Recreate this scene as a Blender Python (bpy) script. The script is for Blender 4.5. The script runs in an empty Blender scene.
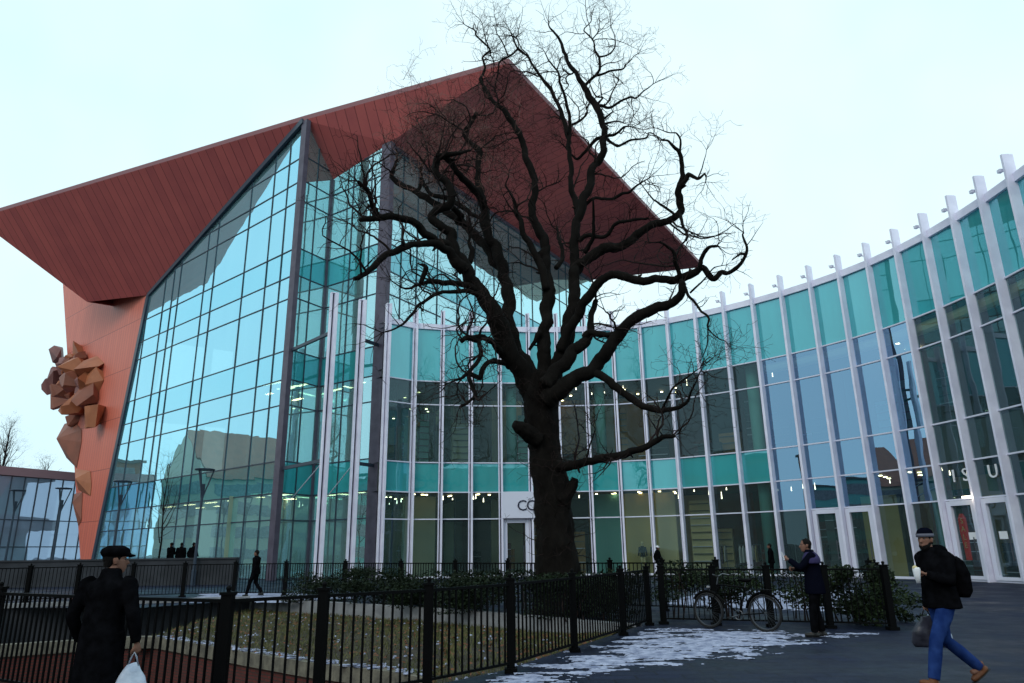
import bpy, bmesh, math, random
from mathutils import Vector, Matrix, noise
from mathutils.geometry import tessellate_polygon
random.seed(7)
V = Vector
SC = bpy.context.scene
COL = SC.collection
rad = math.radians

# ---------------------------------------------------------------- camera
FPX, PITCH, ROLL = 710.0, rad(16.4), rad(0.8)
CAM = V((0, 0, 1.6))
_f = V((0, math.cos(PITCH), math.sin(PITCH)))
_r0 = V((1, 0, 0)); _u0 = V((0, -math.sin(PITCH), math.cos(PITCH)))
_r = _r0*math.cos(ROLL) - _u0*math.sin(ROLL)
_u = _u0*math.cos(ROLL) + _r0*math.sin(ROLL)
cd = bpy.data.cameras.new('camera')
cam = bpy.data.objects.new('camera', cd); COL.objects.link(cam)
cam.matrix_world = Matrix(((_r.x, _u.x, -_f.x, CAM.x), (_r.y, _u.y, -_f.y, CAM.y), (_r.z, _u.z, -_f.z, CAM.z), (0, 0, 0, 1)))
cd.sensor_width = 36; cd.lens = 36*FPX/1024; cd.clip_end = 4000; cd.clip_start = 0.05
SC.camera = cam

def ray(x, y): return _f + _r*((x-512)/FPX) - _u*((y-341.5)/FPX)
def atz(x, y, z):
    d = ray(x, y); return CAM + d*((z-CAM.z)/d.z)
def aty(x, y, Y):
    d = ray(x, y); return CAM + d*(Y/d.y)
def onplane(x, y, p, dr):
    n = V((dr.y, -dr.x, 0)); d = ray(x, y)
    return CAM + d*(((p-CAM).dot(n))/d.dot(n))

# ---------------------------------------------------------------- materials
def newmat(name):
    m = bpy.data.materials.new(name); m.use_nodes = True
    nt = m.node_tree; nt.nodes.clear()
    out = nt.nodes.new('ShaderNodeOutputMaterial')
    return m, nt, out
def nd(nt, typ, **kw):
    n = nt.nodes.new(typ)
    for k, v in kw.items():
        if k.startswith('i_'):
            key = k[2:]
            n.inputs[int(key) if key.isdigit() else key.replace('_', ' ')].default_value = v
        else: setattr(n, k, v)
    return n
def c4(c): return (c[0], c[1], c[2], 1)
def mat(name, col, rough=.6, metal=0, col2=None, scale=3.0, bump=0, bscale=None, detail=4, emit=None, est=0, spec=.3, coat=0, stretch=None, lo=.35, hi=.65):
    m, nt, out = newmat(name)
    b = nd(nt, 'ShaderNodeBsdfPrincipled'); nt.links.new(b.outputs[0], out.inputs[0])
    b.inputs['Base Color'].default_value = c4(col); b.inputs['Roughness'].default_value = rough
    b.inputs['Metallic'].default_value = metal; b.inputs['Specular IOR Level'].default_value = spec
    b.inputs['Coat Weight'].default_value = coat
    if emit: b.inputs['Emission Color'].default_value = c4(emit); b.inputs['Emission Strength'].default_value = est
    if col2 or bump:
        tc = nd(nt, 'ShaderNodeTexCoord'); src = tc.outputs['Object']
        if stretch:
            mp = nd(nt, 'ShaderNodeMapping'); mp.inputs['Scale'].default_value = stretch
            nt.links.new(src, mp.inputs[0]); src = mp.outputs[0]
    if col2:
        n = nd(nt, 'ShaderNodeTexNoise', i_Scale=scale, i_Detail=detail); nt.links.new(src, n.inputs['Vector'])
        r = nd(nt, 'ShaderNodeValToRGB'); r.color_ramp.elements[0].position = lo; r.color_ramp.elements[1].position = hi
        r.color_ramp.elements[0].color = c4(col); r.color_ramp.elements[1].color = c4(col2)
        nt.links.new(n.outputs[0], r.inputs[0]); nt.links.new(r.outputs[0], b.inputs['Base Color'])
    if bump:
        n2 = nd(nt, 'ShaderNodeTexNoise', i_Scale=bscale or scale*6, i_Detail=6.0); nt.links.new(src, n2.inputs['Vector'])
        bp = nd(nt, 'ShaderNodeBump', i_Strength=min(1, bump), i_Distance=.02); nt.links.new(n2.outputs[0], bp.inputs['Height'])
        nt.links.new(bp.outputs[0], b.inputs['Normal'])
    return m

def glass(name, tint, refl, base=.25, gain=.9, wav=.012, rough=.0, body=None, bodymix=0):
    """pane: see-through tinted glass with a mirror-like coating; optional body colour, opaque in spandrels, milky in panes to paint in brightness"""
    m, nt, out = newmat(name)
    tr = nd(nt, 'ShaderNodeBsdfTransparent'); tr.inputs[0].default_value = c4(tint)
    under = tr
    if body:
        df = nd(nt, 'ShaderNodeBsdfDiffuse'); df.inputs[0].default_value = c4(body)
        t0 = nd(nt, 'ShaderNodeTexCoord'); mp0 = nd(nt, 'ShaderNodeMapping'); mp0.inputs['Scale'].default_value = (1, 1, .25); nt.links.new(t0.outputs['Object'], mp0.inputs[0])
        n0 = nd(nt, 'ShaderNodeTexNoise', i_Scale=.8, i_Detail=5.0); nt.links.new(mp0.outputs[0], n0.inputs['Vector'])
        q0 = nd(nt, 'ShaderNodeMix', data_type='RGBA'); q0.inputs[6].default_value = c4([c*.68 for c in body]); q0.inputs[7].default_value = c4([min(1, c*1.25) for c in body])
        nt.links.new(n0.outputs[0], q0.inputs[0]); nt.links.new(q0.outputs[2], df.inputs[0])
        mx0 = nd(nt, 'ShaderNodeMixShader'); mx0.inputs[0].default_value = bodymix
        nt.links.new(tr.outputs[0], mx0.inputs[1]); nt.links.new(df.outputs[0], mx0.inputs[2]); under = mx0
    gl = nd(nt, 'ShaderNodeBsdfGlossy'); gl.inputs['Color'].default_value = c4(refl); gl.inputs['Roughness'].default_value = rough
    tc = nd(nt, 'ShaderNodeTexCoord')
    n = nd(nt, 'ShaderNodeTexNoise', i_Scale=.55, i_Detail=1.0); nt.links.new(tc.outputs['Object'], n.inputs['Vector'])
    bp = nd(nt, 'ShaderNodeBump', i_Strength=1.0, i_Distance=wav); nt.links.new(n.outputs[0], bp.inputs['Height'])
    nt.links.new(bp.outputs[0], gl.inputs['Normal'])
    fr = nd(nt, 'ShaderNodeLayerWeight', i_Blend=.5)
    mr = nd(nt, 'ShaderNodeMapRange'); mr.inputs['To Min'].default_value = base; mr.inputs['To Max'].default_value = min(1, base+gain)
    nt.links.new(fr.outputs['Facing'], mr.inputs['Value'])
    mx = nd(nt, 'ShaderNodeMixShader'); nt.links.new(mr.outputs[0], mx.inputs[0])
    nt.links.new(under.outputs[0], mx.inputs[1]); nt.links.new(gl.outputs[0], mx.inputs[2])
    nt.links.new(mx.outputs[0], out.inputs[0])
    return m

def lined(name, col, col2, uw, vh, lw=.03, rough=.45, dark=.35, metal=0, spec=.4, lw_v=None, vnoise=.0):
    """panel cladding: dark joints on a UV grid in metres (uw, vh spacing; 0 = none), tone varying panel by panel"""
    m, nt, out = newmat(name)
    b = nd(nt, 'ShaderNodeBsdfPrincipled'); nt.links.new(b.outputs[0], out.inputs[0])
    b.inputs['Roughness'].default_value = rough; b.inputs['Metallic'].default_value = metal; b.inputs['Specular IOR Level'].default_value = spec
    uv = nd(nt, 'ShaderNodeUVMap'); sp = nd(nt, 'ShaderNodeSeparateXYZ'); nt.links.new(uv.outputs[0], sp.inputs[0])
    masks = []; ids = []
    for ax, step, w in ((0, uw, lw), (1, vh, lw_v or lw)):
        if not step: continue
        dv = nd(nt, 'ShaderNodeMath', operation='DIVIDE', i_1=step); nt.links.new(sp.outputs[ax], dv.inputs[0])
        fl = nd(nt, 'ShaderNodeMath', operation='FLOOR'); nt.links.new(dv.outputs[0], fl.inputs[0]); ids.append(fl)
        frc = nd(nt, 'ShaderNodeMath', operation='FRACT'); nt.links.new(dv.outputs[0], frc.inputs[0])
        lt = nd(nt, 'ShaderNodeMath', operation='LESS_THAN', i_1=w/step); nt.links.new(frc.outputs[0], lt.inputs[0]); masks.append(lt)
    cmb = nd(nt, 'ShaderNodeCombineXYZ')
    for i, fl in enumerate(ids): nt.links.new(fl.outputs[0], cmb.inputs[i])
    wn = nd(nt, 'ShaderNodeTexWhiteNoise', noise_dimensions='3D'); nt.links.new(cmb.outputs[0], wn.inputs['Vector'])
    nz = nd(nt, 'ShaderNodeTexNoise', i_Scale=.5, i_Detail=5.0); nt.links.new(uv.outputs[0], nz.inputs['Vector'])
    ad = nd(nt, 'ShaderNodeMath', operation='MULTIPLY_ADD', i_1=.55); nt.links.new(wn.outputs[0], ad.inputs[0]); nt.links.new(nz.outputs[0], ad.inputs[2])
    sb = nd(nt, 'ShaderNodeMath', operation='SUBTRACT', i_1=.3); sb.use_clamp = True; nt.links.new(ad.outputs[0], sb.inputs[0])
    mc = nd(nt, 'ShaderNodeMix', data_type='RGBA'); mc.inputs[6].default_value = c4(col); mc.inputs[7].default_value = c4(col2)
    nt.links.new(sb.outputs[0], mc.inputs[0])
    cur = mc.outputs[2]
    for lt in masks:
        md = nd(nt, 'ShaderNodeMix', data_type='RGBA'); md.inputs[7].default_value = c4([c*dark for c in col])
        nt.links.new(lt.outputs[0], md.inputs[0]); nt.links.new(cur, md.inputs[6]); cur = md.outputs[2]
    nt.links.new(cur, b.inputs['Base Color'])
    return m

def emis(name, col, st):
    m, nt, out = newmat(name); e = nd(nt, 'ShaderNodeEmission'); e.inputs[0].default_value = c4(col); e.inputs[1].default_value = st
    nt.links.new(e.outputs[0], out.inputs[0]); return m

def brickmat(name, c1, c2, mortar, sc=1.0, bw=.23, bh=.075):
    m, nt, out = newmat(name)
    b = nd(nt, 'ShaderNodeBsdfPrincipled', i_Roughness=.85); nt.links.new(b.outputs[0], out.inputs[0])
    uv = nd(nt, 'ShaderNodeUVMap')
    br = nd(nt, 'ShaderNodeTexBrick', i_Scale=1.0); nt.links.new(uv.outputs[0], br.inputs['Vector'])
    br.inputs['Color1'].default_value = c4(c1); br.inputs['Color2'].default_value = c4(c2); br.inputs['Mortar'].default_value = c4(mortar)
    br.inputs['Mortar Size'].default_value = .012*sc; br.inputs['Brick Width'].default_value = bw*sc; br.inputs['Row Height'].default_value = bh*sc
    nt.links.new(br.outputs[0], b.inputs['Base Color'])
    return m

M = {}
M['fin'] = mat('fin_white', (.82, .80, .93), .38, col2=(.70, .68, .82), scale=1.2, spec=.4)
M['groove'] = mat('fin_groove', (.02, .02, .05), .5)
M['white'] = mat('white_frame', (.68, .68, .80), .4)
M['mull'] = mat('mullion_dark', (.035, .05, .075), .4)
M['pillar'] = mat('pillar_mauve', (.10, .085, .12), .45, col2=(.075, .062, .09), scale=2)
M['teal'] = glass('teal_spandrel', (.1, .4, .4), (.50, .86, 1.0), base=.14, gain=.55, wav=.004, body=(.045, .36, .37), bodymix=1)
M['glA'] = glass('mirror_glass', (.42, .62, .60), (.46, .84, 1.0), base=.40, gain=.6, wav=.007, body=(.46, .80, .86), bodymix=.55)  # milky body colour lightens the panes over a dark soffit reflection
M['glH'] = glass('hall_glass', (.40, .50, .60), (.40, .54, .76), base=.35, gain=.6, wav=.005, body=(.46, .60, .80), bodymix=.8)
M['glD'] = glass('shop_glass_bright', (.45, .62, .66), (.46, .72, 1.0), base=.30, gain=.8, wav=.004)  # shop glass copy, mirror share and blue raised to brighten its sky reflection
M['glB'] = glass('side_glass', (.50, .72, .66), (.62, .94, 1.0), base=.38, gain=.75, wav=.005, body=(.50, .82, .80), bodymix=.4)  # milky body colour stands in for bright sky missing from the reflection
M['glC'] = glass('shop_glass', (.62, .72, .70), (.40, .60, .70), base=.03, gain=.5, wav=.005, body=(.22, .34, .33), bodymix=.09)
M['tealA'] = glass('teal_mirror', (.1, .4, .4), (.46, .84, 1.0), base=.45, gain=.6, wav=.005, body=(.05, .38, .40), bodymix=.85)
M['roof'] = lined('red_seam_metal', (.40, .088, .088), (.58, .130, .115), .85, 0, lw=.05, rough=.42, dark=.35, spec=.45)
M['hallroof'] = mat('hall_roof', (.36, .22, .25), .6)
M['rooftop'] = mat('roof_top', (.16, .05, .045), .6)
M['edge'] = mat('roof_edge', (.22, .085, .095), .5)
M['pier'] = lined('orange_panels', (.58, .135, .088), (.66, .165, .105), .55, 4.6, lw=.035, rough=.5, dark=.5, lw_v=.06)
M['rose1'] = mat('sculpture_tan', (.42, .15, .07), .55, col2=(.33, .11, .052), scale=.8)
M['rose2'] = mat('sculpture_brown', (.27, .09, .055), .55, col2=(.20, .07, .045), scale=.8)
M['rose3'] = mat('sculpture_mauve', (.25, .11, .10), .55, col2=(.19, .085, .08), scale=.8)
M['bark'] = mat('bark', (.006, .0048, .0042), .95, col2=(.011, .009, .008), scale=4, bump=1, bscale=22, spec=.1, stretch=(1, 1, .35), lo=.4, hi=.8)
M['twig'] = mat('twig', (.022, .014, .013), .9, spec=.1)
M['twigred'] = mat('twig_reddish', (.20, .10, .085), .85)
M['iron'] = mat('black_iron', (.0025, .0026, .003), .55, spec=.06)
M['concrete'] = mat('concrete', (.26, .26, .27), .85, col2=(.17, .17, .18), scale=2.5, bump=.3)
M['darkwall'] = mat('dark_wall', (.024, .026, .032), .8, col2=(.038, .041, .05), scale=1.2)
M['stone'] = mat('coping_stone', (.20, .18, .14), .85, col2=(.10, .09, .075), scale=4, bump=.4)
M['brick'] = brickmat('red_brick', (.13, .022, .017), (.085, .016, .013), (.04, .024, .02))
M['soil'] = mat('soil', (.03, .024, .018), .95, col2=(.05, .042, .03), scale=5, bump=.5)
M['snow'] = mat('snow', (.42, .44, .58), .9, col2=(.17, .19, .29), scale=6, bump=.5, bscale=40)
M['grass'] = mat('grass_blade', (.065, .075, .024), .8, col2=(.14, .13, .055), scale=2.0)
M['leaf'] = mat('leaf_dark', (.006, .011, .006), .6, col2=(.014, .024, .010), scale=2.5, spec=.12)
M['leaf2'] = mat('leaf_mid', (.013, .024, .010), .6, col2=(.030, .048, .017), scale=2.5, spec=.15)
M['cream'] = mat('cream_paint', (.62, .52, .28), .7)
M['beige'] = mat('interior_beige', (.40, .42, .28), .8, col2=(.30, .34, .25), scale=.4)
M['slab'] = mat('slab_grey', (.10, .11, .11), .8)
M['dark'] = mat('interior_dark', (.018, .016, .018), .8)
M['maroon'] = mat('interior_maroon', (.09, .018, .012), .8)
M['orangein'] = mat('interior_amber', (.30, .15, .04), .8)
M['tealcol'] = mat('interior_teal', (.14, .38, .34), .6)
M['yellow'] = mat('interior_yellow', (.52, .40, .14), .8)
M['lamp_on'] = emis('lamp_lit', (1, .86, .64), 7)
M['strip'] = emis('strip_lit', (1, .78, .42), 16)
M['stripg'] = emis('strip_lit_green', (.95, 1, .62), 7.0)
M['skin'] = mat('skin', (.19, .09, .062), .6)
M['black'] = mat('black_cloth', (.0028, .0028, .0034), .95, col2=(.0055, .0055, .007), scale=12, spec=0, bump=.8, bscale=7)
M['navy'] = mat('navy_cloth', (.0035, .004, .009), .95, spec=0, bump=.8, bscale=7)
M['purple'] = mat('purple_cloth', (.035, .03, .085), .9, spec=.1)
M['jeans'] = mat('blue_jeans', (.010, .025, .105), .9, col2=(.020, .046, .165), scale=9, spec=0, bump=1, bscale=8)
M['boot'] = mat('tan_boot', (.16, .055, .02), .6, col2=(.10, .035, .014), scale=9)
M['shoe'] = mat('black_shoe', (.012, .012, .012), .5)
M['greyk'] = mat('grey_knit', (.12, .12, .16), .9)
M['hair'] = mat('dark_hair', (.006, .005, .005), .8, spec=.1)
M['plastic'] = mat('white_plastic', (.55, .60, .70), .35, col2=(.38, .44, .56), scale=6, bump=.6, bscale=14)
M['plasticd'] = mat('dark_plastic', (.02, .02, .03), .3, col2=(.05, .05, .07), scale=6, bump=.6, bscale=14)
M['paper'] = mat('paper', (.75, .75, .78), .7)
M['red'] = mat('red_print_glow', (.50, .02, .015), .6, emit=(.6, .02, .01), est=.12)  # faint emission brightens the print, though the poster is no lamp
M['chrome'] = mat('bare_metal', (.14, .145, .16), .4, metal=.9)
M['rubber'] = mat('rubber', (.012, .012, .013), .7)
M['eyew'] = mat('eye', (.10, .09, .09), .4)

# ---------------------------------------------------------------- mesh builder
class MB:
    def __init__(s): s.v = []; s.f = []; s.uv = []; s.m = []; s.mats = []
    def mi(s, m):
        if m not in s.mats: s.mats.append(m)
        return s.mats.index(m)
    def face(s, pts, m, uv=None):
        b = len(s.v); s.v += [tuple(p) for p in pts]; s.f.append(tuple(range(b, b+len(pts))))
        s.uv += list(uv) if uv else [(0, 0)]*len(pts); s.m.append(s.mi(m))
    def box(s, c, ex, ey, ez, m):
        """c = centre, ex/ey/ez = half-extent vectors"""
        c = V(c); ex = V(ex); ey = V(ey); ez = V(ez)
        P = lambda a, b, d: c+ex*a+ey*b+ez*d
        lx, ly, lz = ex.length*2, ey.length*2, ez.length*2
        for q, (a, b) in (((( -1,-1,-1),(-1,1,-1),(1,1,-1),(1,-1,-1)), (ly, lx)), (((-1,-1,1),(1,-1,1),(1,1,1),(-1,1,1)), (lx, ly)),
                  (((-1,-1,-1),(1,-1,-1),(1,-1,1),(-1,-1,1)), (lx, lz)), (((1,1,-1),(-1,1,-1),(-1,1,1),(1,1,1)), (lx, lz)),
                  (((1,-1,-1),(1,1,-1),(1,1,1),(1,-1,1)), (ly, lz)), (((-1,1,-1),(-1,-1,-1),(-1,-1,1),(-1,1,1)), (ly, lz))):
            s.face([P(*k) for k in q], m, [(0, 0), (a, 0), (a, b), (0, b)])
    def bar(s, p, q, w, h, m, up=V((0, 0, 1))):
        p = V(p); q = V(q); d = (q-p)
        if d.length < 1e-6: return
        n = d.normalized(); a = n.cross(up)
        if a.length < 1e-4: a = n.cross(V((0, 1, 0)))
        a.normalize(); b = a.cross(n)
        s.box((p+q)/2, d/2, a*(w/2), b*(h/2), m)
    def tube(s, pts, rads, m, n=8, cap=True, jit=0, sq=1.0):
        pts = [V(p) for p in pts]
        base = len(s.v); k = s.mi(m); N = len(pts)
        prev = None; L = 0
        for i, p in enumerate(pts):
            t = (pts[min(i+1, N-1)]-pts[max(i-1, 0)])
            if t.length < 1e-9: t = V((0, 0, 1))
            t.normalize()
            if prev is None:
                a = t.cross(V((0, 0, 1)) if abs(t.z) < .9 else V((1, 0, 0))).normalized()
            else:
                a = prev - t*prev.dot(t)
                a = a.normalized() if a.length > 1e-6 else t.orthogonal().normalized()
            prev = a; b = t.cross(a)
            r = rads[i] if not isinstance(rads, (int, float)) else rads
            for j in range(n):
                an = 2*math.pi*j/n
                rr = r*(1+(random.uniform(-jit, jit) if jit else 0))
                s.v.append(tuple(p + a*(math.cos(an)*rr) + b*(math.sin(an)*rr*sq)))
        for i in range(N-1):
            for j in range(n):
                q = (base+i*n+j, base+i*n+(j+1) % n, base+(i+1)*n+(j+1) % n, base+(i+1)*n+j)
                s.f.append(q); s.uv += [(0, 0)]*4; s.m.append(k)
        if cap:
            s.f.append(tuple(base+j for j in reversed(range(n)))); s.uv += [(0, 0)]*n; s.m.append(k)
            s.f.append(tuple(base+(N-1)*n+j for j in range(n))); s.uv += [(0, 0)]*n; s.m.append(k)
    def loft(s, secs, m, n=16):
        """secs: (centre, rx, ry[, yaw]) horizontal ellipses"""
        base = len(s.v); k = s.mi(m)
        for sec in secs:
            c, rx, ry = V(sec[0]), sec[1], sec[2]; yw = sec[3] if len(sec) > 3 else 0
            for j in range(n):
                an = 2*math.pi*j/n; x, y = math.cos(an)*rx, math.sin(an)*ry
                s.v.append((c.x+x*math.cos(yw)-y*math.sin(yw), c.y+x*math.sin(yw)+y*math.cos(yw), c.z))
        for i in range(len(secs)-1):
            for j in range(n):
                s.f.append((base+i*n+j, base+i*n+(j+1) % n, base+(i+1)*n+(j+1) % n, base+(i+1)*n+j)); s.uv += [(0, 0)]*4; s.m.append(k)
        s.f.append(tuple(base+j for j in reversed(range(n)))); s.uv += [(0, 0)]*n; s.m.append(k)
        e = base+(len(secs)-1)*n
        s.f.append(tuple(e+j for j in range(n))); s.uv += [(0, 0)]*n; s.m.append(k)
    def ball(s, c, r, m, n=12, k=8):
        c = V(c); r = V(r) if not isinstance(r, (int, float)) else V((r, r, r))
        secs = []
        for i in range(k+1):
            a = -math.pi/2 + math.pi*i/k
            cr = max(math.cos(a), .02)
            secs.append((c+V((0, 0, math.sin(a)*r.z)), r.x*cr, r.y*cr))
        s.loft(secs, m, n)
    def build(s, name, parent=None, smooth=False, weld=False):
        me = bpy.data.meshes.new(name); me.from_pydata(s.v, [], s.f); me.update()
        for mm in s.mats: me.materials.append(mm)
        me.polygons.foreach_set('material_index', s.m)
        u = me.uv_layers.new(name='UVMap'); u.data.foreach_set('uv', [c for p in s.uv for c in p])
        if smooth: me.polygons.foreach_set('use_smooth', [True]*len(s.f))
        if weld:
            bm = bmesh.new(); bm.from_mesh(me); bmesh.ops.remove_doubles(bm, verts=bm.verts, dist=1e-4)
            bmesh.ops.recalc_face_normals(bm, faces=bm.faces); bm.to_mesh(me); bm.free()
        o = bpy.data.objects.new(name, me); COL.objects.link(o)
        if parent: o.parent = parent; o.matrix_parent_inverse = Matrix.Translation(-parent.location) if parent.type == 'EMPTY' and not parent.parent else Matrix.Identity(4)
        return o

def tag(o, label=None, cat=None, group=None, kind=None):
    if label: o['label'] = label
    if cat: o['category'] = cat
    if group: o['group'] = group
    if kind: o['kind'] = kind
    return o
def empty(name, loc, label, cat, group=None):
    o = bpy.data.objects.new(name, None); COL.objects.link(o); o.location = V(loc); o.empty_display_size = .2
    return tag(o, label, cat, group)
def local(o, parent):
    """parent o (built in local coordinates) under parent"""
    o.parent = parent; o.matrix_parent_inverse = Matrix.Identity(4); return o

# ---------------------------------------------------------------- world
SUN_EL, SUN_AZ = rad(38), rad(-150)     # direction towards the sun: azimuth measured from +Y clockwise
w = bpy.data.worlds.new('World'); SC.world = w; w.use_nodes = True
nt = w.node_tree; nt.nodes.clear()
wo = nd(nt, 'ShaderNodeOutputWorld'); bg = nd(nt, 'ShaderNodeBackground'); nt.links.new(bg.outputs[0], wo.inputs[0])
sky = nd(nt, 'ShaderNodeTexSky'); sky.sky_type = 'NISHITA'; sky.sun_disc = False
sky.sun_elevation = SUN_EL; sky.sun_rotation = SUN_AZ; sky.air_density = 1; sky.dust_density = 2; sky.ozone_density = 1
tc = nd(nt, 'ShaderNodeTexCoord')
nz = nd(nt, 'ShaderNodeTexNoise', i_Scale=1.6, i_Detail=4.0, i_Roughness=.55); nt.links.new(tc.outputs['Generated'], nz.inputs['Vector'])
rp = nd(nt, 'ShaderNodeValToRGB'); rp.color_ramp.elements[0].position = .36; rp.color_ramp.elements[1].position = .62
rp.color_ramp.elements[0].color = (7.5, 10.5, 11.6, 1); rp.color_ramp.elements[1].color = (9.5, 11.8, 12.3, 1)
nt.links.new(nz.outputs[0], rp.inputs[0])
mx = nd(nt, 'ShaderNodeMix', data_type='RGBA'); mx.inputs[0].default_value = .90
nt.links.new(sky.outputs[0], mx.inputs[6]); nt.links.new(rp.outputs[0], mx.inputs[7])
nt.links.new(mx.outputs[2], bg.inputs[0]); bg.inputs[1].default_value = .10
sl = bpy.data.lights.new('sun', 'SUN'); sl.energy = .75; sl.angle = rad(25); sl.color = (1, .93, .84)
so = bpy.data.objects.new('sun', sl); COL.objects.link(so)
sd = V((math.sin(SUN_AZ)*math.cos(SUN_EL), math.cos(SUN_AZ)*math.cos(SUN_EL), math.sin(SUN_EL)))
so.rotation_euler = sd.to_track_quat('Z', 'Y').to_euler(); so.location = (0, 0, 60)
vs = SC.view_settings; vs.view_transform = 'Standard'; vs.look = 'None'; vs.exposure = 0; vs.gamma = 1
SC.cycles.max_bounces = 8; SC.cycles.transparent_max_bounces = 16
SC.cycles.use_denoising = True
SC.cycles.sample_clamp_indirect = 4
# ================================================================ big glass building with the red roof
D0 = 47.0
C1 = aty(272.6, 563, D0); C1.z = 0
def vpd(x, y):
    d = ray(x, y); return V((d.x, d.y, 0)).normalized()
dA, dB, dB2 = vpd(-361, 560), vpd(950, 547), vpd(-560, 560)
def flat(p): return V((p.x, p.y, 0))
IC = flat(onplane(325, 298, C1, dB)); C2 = flat(onplane(383, 300, IC, dB2))
def nrm(d, p):
    n = V((d.y, -d.x, 0))
    return n if n.dot(CAM-p) > 0 else -n
nA, nB, nB2, nC = nrm(dA, C1), nrm(dB, C1), nrm(dB2, IC), nrm(dB, C2)
def sz(p, o, d): return ((p-o).dot(d), p.z)
C1a = aty(304, 120, D0); ZR = C1a.z
ICt = onplane(334, 181, C1, dB); C2t = onplane(389, 143, C2, dB)
AL = onplane(149, 295, C1, dA); CR = onplane(591, 280, C2, dB)
AB = onplane(97, 548, C1, dA)
T, P, T2 = atz(-24, 218.5, ZR), atz(509, 63, ZR), atz(703, 267, ZR)
_n = (AL-T).cross(C1a-T).normalized(); _d = ray(87, 302)
LV = CAM+_d*(((T-CAM).dot(_n))/_d.dot(_n))      # soffit corner, in one plane with the eave and the wall head

def clip_poly(cell, poly):
    out = cell
    for i in range(len(poly)):
        a, b = poly[i], poly[(i+1) % len(poly)]
        ins = lambda p: (b[0]-a[0])*(p[1]-a[1])-(b[1]-a[1])*(p[0]-a[0]) >= -1e-9
        res = []
        for j in range(len(out)):
            p, q = out[j], out[(j+1) % len(out)]
            ip, iq = ins(p), ins(q)
            if ip: res.append(p)
            if ip != iq:
                dx, dy = q[0]-p[0], q[1]-p[1]; ex, ey = b[0]-a[0], b[1]-a[1]
                den = ex*dy-ey*dx
                if abs(den) > 1e-12:
                    t = -(ex*(p[1]-a[1])-ey*(p[0]-a[0]))/den
                    res.append((p[0]+dx*t, p[1]+dy*t))
        out = res
        if len(out) < 3: return []
    return out
def clip_line(p, q, poly):
    t0, t1 = 0, 1
    for i in range(len(poly)):
        a, b = poly[i], poly[(i+1) % len(poly)]
        f = lambda r: (b[0]-a[0])*(r[1]-a[1])-(b[1]-a[1])*(r[0]-a[0])
        fp, fq = f(p), f(q)
        if fp < 0 and fq < 0: return None
        if fp < 0: t0 = max(t0, fp/(fp-fq))
        elif fq < 0: t1 = min(t1, fp/(fp-fq))
    if t1-t0 < 1e-4: return None
    L = lambda t: (p[0]+(q[0]-p[0])*t, p[1]+(q[1]-p[1])*t)
    return L(t0), L(t1)

ZL = [0.05, 3.7, 5.4, 7.47, 11.25, 13.02, 15.09, 18.93, 20.63, 22.72, 26.49, 28.13, 30.14, 33.6]
SPAN = {(5.4, 7.47), (13.02, 15.09), (20.63, 22.72)}

bld = empty('glass_building', C1, 'tall glass building with mirrored blue walls under a folded dark red roof', 'building')
def facade(name, o, d, n, poly, svals, gm, sm, mw=.06, tilt=.006, spans=SPAN):
    ar = sum(poly[i][0]*poly[(i+1) % len(poly)][1]-poly[(i+1) % len(poly)][0]*poly[i][1] for i in range(len(poly)))
    if ar < 0: poly = poly[::-1]
    s0, s1 = min(p[0] for p in poly), max(p[0] for p in poly)
    sv = [s0]+sorted(x for x in svals if s0+.1 < x < s1-.1)+[s1]
    mu = MB(); go = None
    W = lambda s, z, off=0: o + d*s + n*off + V((0, 0, z))
    hold = bpy.data.objects.new(name, None); COL.objects.link(hold); hold.parent = bld; hold.matrix_parent_inverse = Matrix.Translation(-bld.location)
    for j in range(len(ZL)-1):
        g = MB(); isp = (ZL[j], ZL[j+1]) in spans
        jt = [(random.uniform(-.007, .007), random.uniform(-.007, .007)) for _ in sv]
        def off(s, z):
            k = min(range(len(sv)), key=lambda q: abs(sv[q]-s)); t = (z-ZL[j])/(ZL[j+1]-ZL[j]); return jt[k][0]*(1-t)+jt[k][1]*t
        for i in range(len(sv)-1):
            cell = clip_poly([(sv[i], ZL[j]), (sv[i+1], ZL[j]), (sv[i+1], ZL[j+1]), (sv[i], ZL[j+1])], poly)
            if len(cell) < 3: continue
            g.face([W(s, z, off(s, z)) for s, z in cell], sm if isp else gm, cell)
        if g.f: g.build('spandrel_band' if isp else 'window_band', hold, weld=True)
    for x in sv[1:-1]:
        c = clip_line((x, 0), (x, 40), poly)
        if c: mu.box((W(*c[0], .03)+W(*c[1], .03))/2, d*(mw/2), n*.03, V((0, 0, (c[1][1]-c[0][1])/2)), M['mull'])
    for k, z in enumerate(ZL):
        c = clip_line((s0-1, z), (s1+1, z), poly)
        if c: mu.box((W(*c[0], .02)+W(*c[1], .02))/2, d*((c[1][0]-c[0][0])/2), n*.026, V((0, 0, mw*.62)), M['mull'])
    mu.build('mullion_grid', hold)
    return hold
sx = lambda xs, y, o, d: [(onplane(x, y, o, d)-o).dot(d) for x in xs]
polyA = [(0, 0), (0, ZR), sz(AL, C1, dA), (sz(AB, C1, dA)[0]+.4, 0)]
facade('glass_facade', C1, dA, nA, polyA, sx([129.7, 145.5, 153.9, 160.4, 186.4, 195.7, 227.7, 251.5, 266.7], 437, C1, dA)[:9], M['glA'], M['tealA'])
sIC = sz(ICt, C1, dB)[0]
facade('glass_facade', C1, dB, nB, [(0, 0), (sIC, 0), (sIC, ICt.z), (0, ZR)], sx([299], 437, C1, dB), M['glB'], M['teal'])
d2 = -dB2; sC2 = (C2-IC).dot(d2)
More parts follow.
